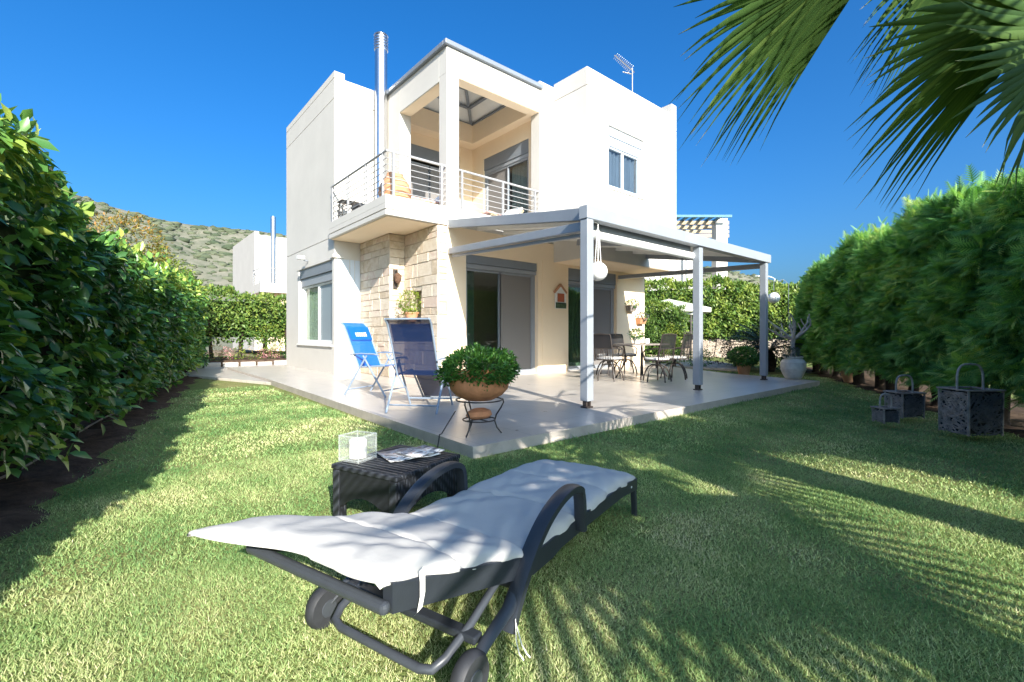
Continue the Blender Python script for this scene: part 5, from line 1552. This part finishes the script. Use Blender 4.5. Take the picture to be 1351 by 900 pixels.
def dining_chair():
    t = thing('dining_chair', 'x', 'dining chair', (0, 0, T), 0, 'wrought iron chairs around the dining table')
    q = MB(); q.tube([(0, 0, .27), (0, 0, .42)], .03, 10); q.build('hub', M['iron'], t, local=True, smooth=True)
    for k in range(5):
        a = 2 * PI * k / 5 + .3
        l = MB(); l.tube([(.02 * math.cos(a), .02 * math.sin(a), .33)] + [(r_0 * math.cos(a), r_0 * math.sin(a), z) for r_0, z in ((.10, .335), (.18, .29), (.235, .20), (.27, .10), (.285, .004))], .015, 6); l.build('leg', M['iron'], t, local=True, smooth=True)
    q = MB(); q.tube([(.22 * math.copysign(abs(math.cos(a)) ** .6, math.cos(a)), .22 * math.copysign(abs(math.sin(a)) ** .6, math.sin(a)), .43) for a in np.linspace(0, 2 * PI, 25)], .011, 6, caps=False)
    for yy in (-.12, 0, .12): q.tube([(-.2, yy, .43), (.2, yy, .43)], .006, 5)
    q.build('seat_frame', M['iron'], t, local=True, smooth=True)
    q = MB(); q.poly([(.215 * math.copysign(abs(math.cos(a)) ** .6, math.cos(a)), .215 * math.copysign(abs(math.sin(a)) ** .6, math.sin(a))) for a in np.linspace(0, 2 * PI, 24, endpoint=False)], .442, .485)
    q.build('seat_cushion', M['white_fabric'], t, local=True, bevel=.015)
    q = MB()
    for s in (-1, 1): q.tube([(-.20, s * .22, .40), (-.235, s * .225, .60), (-.29, s * .215, .92), (-.31, s * .20, .95)], .012, 7)
    q.tube([(-.30, -.215, .94), (-.315, 0, .955), (-.30, .215, .94)], .012, 6); q.tube([(-.245, -.22, .66), (-.245, .22, .66)], .009, 6)
    for k in range(7):
        yy = -.17 + k * .0567; q.tube([(-.215, yy, .44), (-.245, yy, .66)], .0055, 5)
    q.build('back_frame', M['iron'], t, local=True, smooth=True)
    q = MB(); q.grid([[(-.245 - .055 * k, v, .66 + .28 * k) for v in np.linspace(-.215, .215, 5)] for k in (0, .5, 1)]); q.build('back_mesh', M['iron_mesh'], t, local=True)
    for s in (-1, 1):
        q = MB(); q.tube([(-.25, s * .225, .68), (-.10, s * .26, .66), (.08, s * .26, .64), (.14, s * .25, .58), (.12, s * .235, .44)], .013, 6); q.build('armrest', M['iron'], t, local=True, smooth=True)
    return t
proto = dining_chair()
for i, (x, y, a, lab) in enumerate(((7.74, 5.98, R(4), 'wrought iron chair with white seat pad, leftmost at the dining table'),
                                    (8.28, 5.22, R(84), 'wrought iron chair with white seat pad on the near side, left of two'),
                                    (9.05, 5.28, R(97), 'wrought iron chair with white seat pad on the near side, right of two'),
                                    (8.75, 6.80, R(-85), 'wrought iron chair on the house side of the table, left of two'),
                                    (9.40, 6.78, R(-95), 'wrought iron chair on the house side of the table, right of two'))):
    o = proto if i == 0 else copy_tree(proto)
    o.location = (x, y, T); o.rotation_euler = (0, 0, a); o['label'] = lab

# ------------------------------------------------------------------ twig baskets
def basket(x, y, wd, dp, h, hh, label, seed):
    t = thing('twig_basket', label, 'basket', (x, y, 0), -YAW + R(4), 'twig baskets by the cypress hedge')
    r = random.Random(seed)
    q = MB(); a, b = wd / 2 - .012, dp / 2 - .012; th = .012
    for (x0, x1, y0, y1) in ((-a, a, -b, -b + th), (-a, a, b - th, b), (-a, -a + th, -b + th, b - th), (a - th, a, -b + th, b - th)): q.box(x0, x1, y0, y1, .02, h - .01)
    q.box(-a + th, a - th, -b + th, b - th, .02, .04)
    q.build('lining', M['basket_in'], t, local=True)
    def tw(mb, n_, side):
        for k in range(n_):
            L = (wd if side in 'fb' else dp); p0 = r.uniform(-L / 2 + .01, L / 2 - .01); z0 = r.uniform(.02, h - .03)
            an = r.uniform(-1.3, 1.3) + (PI / 2 if r.random() < .25 else 0); le = r.uniform(.25, .7) * h
            pts_ = []
            for i in range(4):
                s = -.5 + i / 3
                p = max(-L / 2 + .006, min(L / 2 - .006, p0 + math.cos(an) * le * s + r.uniform(-.012, .012))); z = max(.012, min(h - .02, z0 + math.sin(an) * le * s + r.uniform(-.012, .012)))
                o = r.uniform(.0, .010)
                if side == 'f': pts_.append((p, -dp / 2 - o, z))
                elif side == 'b': pts_.append((p, dp / 2 + o, z))
                elif side == 'l': pts_.append((-wd / 2 - o, p, z))
                else: pts_.append((wd / 2 + o, p, z))
            mb.tube(pts_, [.0050 * h / .45 + .0014] * 4, 5)
    for sd in 'fblr':
        q = MB(); tw(q, 100 if sd in 'fl' else 55, sd); q.build('twig_side', M['twig'] if sd == 'l' else M['twig_dark'], t, local=True)  # left side lighter, others darker: the fall of light is in the colour
    for (sx, sy) in ((-1, -1), (1, -1), (1, 1), (-1, 1)):
        q = MB(); q.tube([(sx * wd / 2, sy * dp / 2, 0), (sx * (wd / 2 + .004), sy * (dp / 2 + .004), h)], .012, 6); q.build('corner_post', M['twig'], t, local=True)
    q = MB(); e = .022
    for (x0, x1, y0, y1) in ((-wd / 2 - e, wd / 2 + e, -dp / 2 - e, -dp / 2 + e), (-wd / 2 - e, wd / 2 + e, dp / 2 - e, dp / 2 + e), (-wd / 2 - e, -wd / 2 + e, -dp / 2 + e, dp / 2 - e), (wd / 2 - e, wd / 2 + e, -dp / 2 + e, dp / 2 - e)): q.box(x0, x1, y0, y1, h, h + .016)
    q.build('rim', M['twig'], t, local=True, bevel=.004)
    q = MB(); ww = wd * .40
    q.tube([(-ww, 0, h - .05)] + [(-ww * math.copysign(abs(math.cos(a)) ** .55, math.cos(a)), 0, h + hh * .35 + hh * .65 * math.sin(a) ** .8) for a in np.linspace(0.02, PI - .02, 15)] + [(ww, 0, h - .05)], .009 + .004 * h, 8)
    q.build('handle', M['bark_grey'], t, local=True, smooth=True)
basket(6.86, .60, .37, .30, .455, .27, 'large square twig basket with tall arched handle, nearest the camera', 1)
basket(7.60, 1.26, .28, .24, .30, .22, 'middle sized twig basket with narrow arched handle, behind the smallest one', 2)
basket(6.93, 1.32, .18, .15, .165, .17, 'smallest twig basket, in front of the middle sized one', 3)

# ------------------------------------------------------------------ amphora with the bare olive, clay pot
AM = (11.0, 3.66, T)
t = thing('amphora', 'large pale clay jar with bare pollarded tree at the right corner of the terrace', 'jar', AM)
pf = [(.13, 0), (.15, .01), (.20, .10), (.235, .20), (.245, .28), (.235, .345), (.205, .40), (.165, .43), (.165, .435), (.185, .445), (.188, .475), (.165, .48), (.15, .44), (0, .43)]
q = MB(); q.lathe(pf, (0, 0, 0), 36)
for z, r_0 in ((.20, .238), (.345, .238)): q.tube([(r_0 * math.cos(a), r_0 * math.sin(a), z) for a in np.linspace(0, 2 * PI, 37)], .008, 6, caps=False)
q.build('jar', M['amphora'], t, local=True, smooth=True)
t = thing('bare_tree', 'bare grey pollarded little tree growing out of the pale clay jar', 'tree', (AM[0], AM[1], T + .431))
q = MB(); r_ = random.Random(5)
q.tube([(0, 0, 0), (.01, 0, .15), (-.01, .01, .30), (.0, 0, .42)], [.055, .048, .045, .05], 10)
def limb(p, d, L, rad, lv):
    pts_ = [p]; d = Vector(d).normalized()
    for i in range(4):
        d = (d + Vector((r_.uniform(-.28, .28), r_.uniform(-.28, .28), r_.uniform(-.05, .25)))).normalized()
        pts_.append(pts_[-1] + d * L / 4)
    q.tube(pts_, [rad, rad * .85, rad * .75, rad * .7, rad * .65], 7)
    if lv:
        for k in range(3):
            limb(pts_[2 + k % 3 if k < 2 else 4], (d + Vector((r_.uniform(-.9, .9), r_.uniform(-.9, .9), r_.uniform(-.1, .5)))).normalized(), L * .55, rad * .55, lv - 1)
for k in range(6):
    a = 2 * PI * k / 6 + .3
    limb(Vector((0, 0, .38 + .02 * (k % 3))), (math.cos(a), math.sin(a), .55), .46, .030, 1)
q.build('trunk', M['bark_grey'], t, local=True, smooth=True)
t = thing('succulent', 'grey green succulent around the foot of the bare tree', 'plant', (AM[0], AM[1], T + .44))
ball_leaves((AM[0] - .03, AM[1] + .02, T + .52), .15, 260, .08, .4, 'grey_leaf', t, seed=95, squash=.8)
t = thing('potted_shrub', 'low terracotta pot with dense bright green shrub behind the last post', 'potted plant', (11.75, 5.0, 0))
q = MB(); q.lathe([(.10, 0.02), (.115, .03), (.165, .29), (.18, .29), (.18, .335), (.155, .335), (.15, .27), (0, .27)], (0, 0, 0), 24); q.build('pot', M['terra_pale'], t, local=True, smooth=True)
ball_leaves((11.75, 5.0, .50), .33, 3200, .06, .5, 'boxleaf', t, seed=96, squash=.72)
t = thing('potted_shrub', 'small clay pot half hidden under the cypress hedge beside the pale jar', 'potted plant', (12.1, 2.95, 0))
q = MB(); q.lathe([(.08, 0), (.13, .2), (.14, .2), (.14, .24), (.115, .24), (.11, .18), (0, .18)], (0, 0, 0), 20); q.build('pot', M['terra_pale'], t, local=True, smooth=True)
ball_leaves((12.1, 2.95, .34), .16, 240, .06, .4, 'boxleaf', t, seed=97, squash=.7)
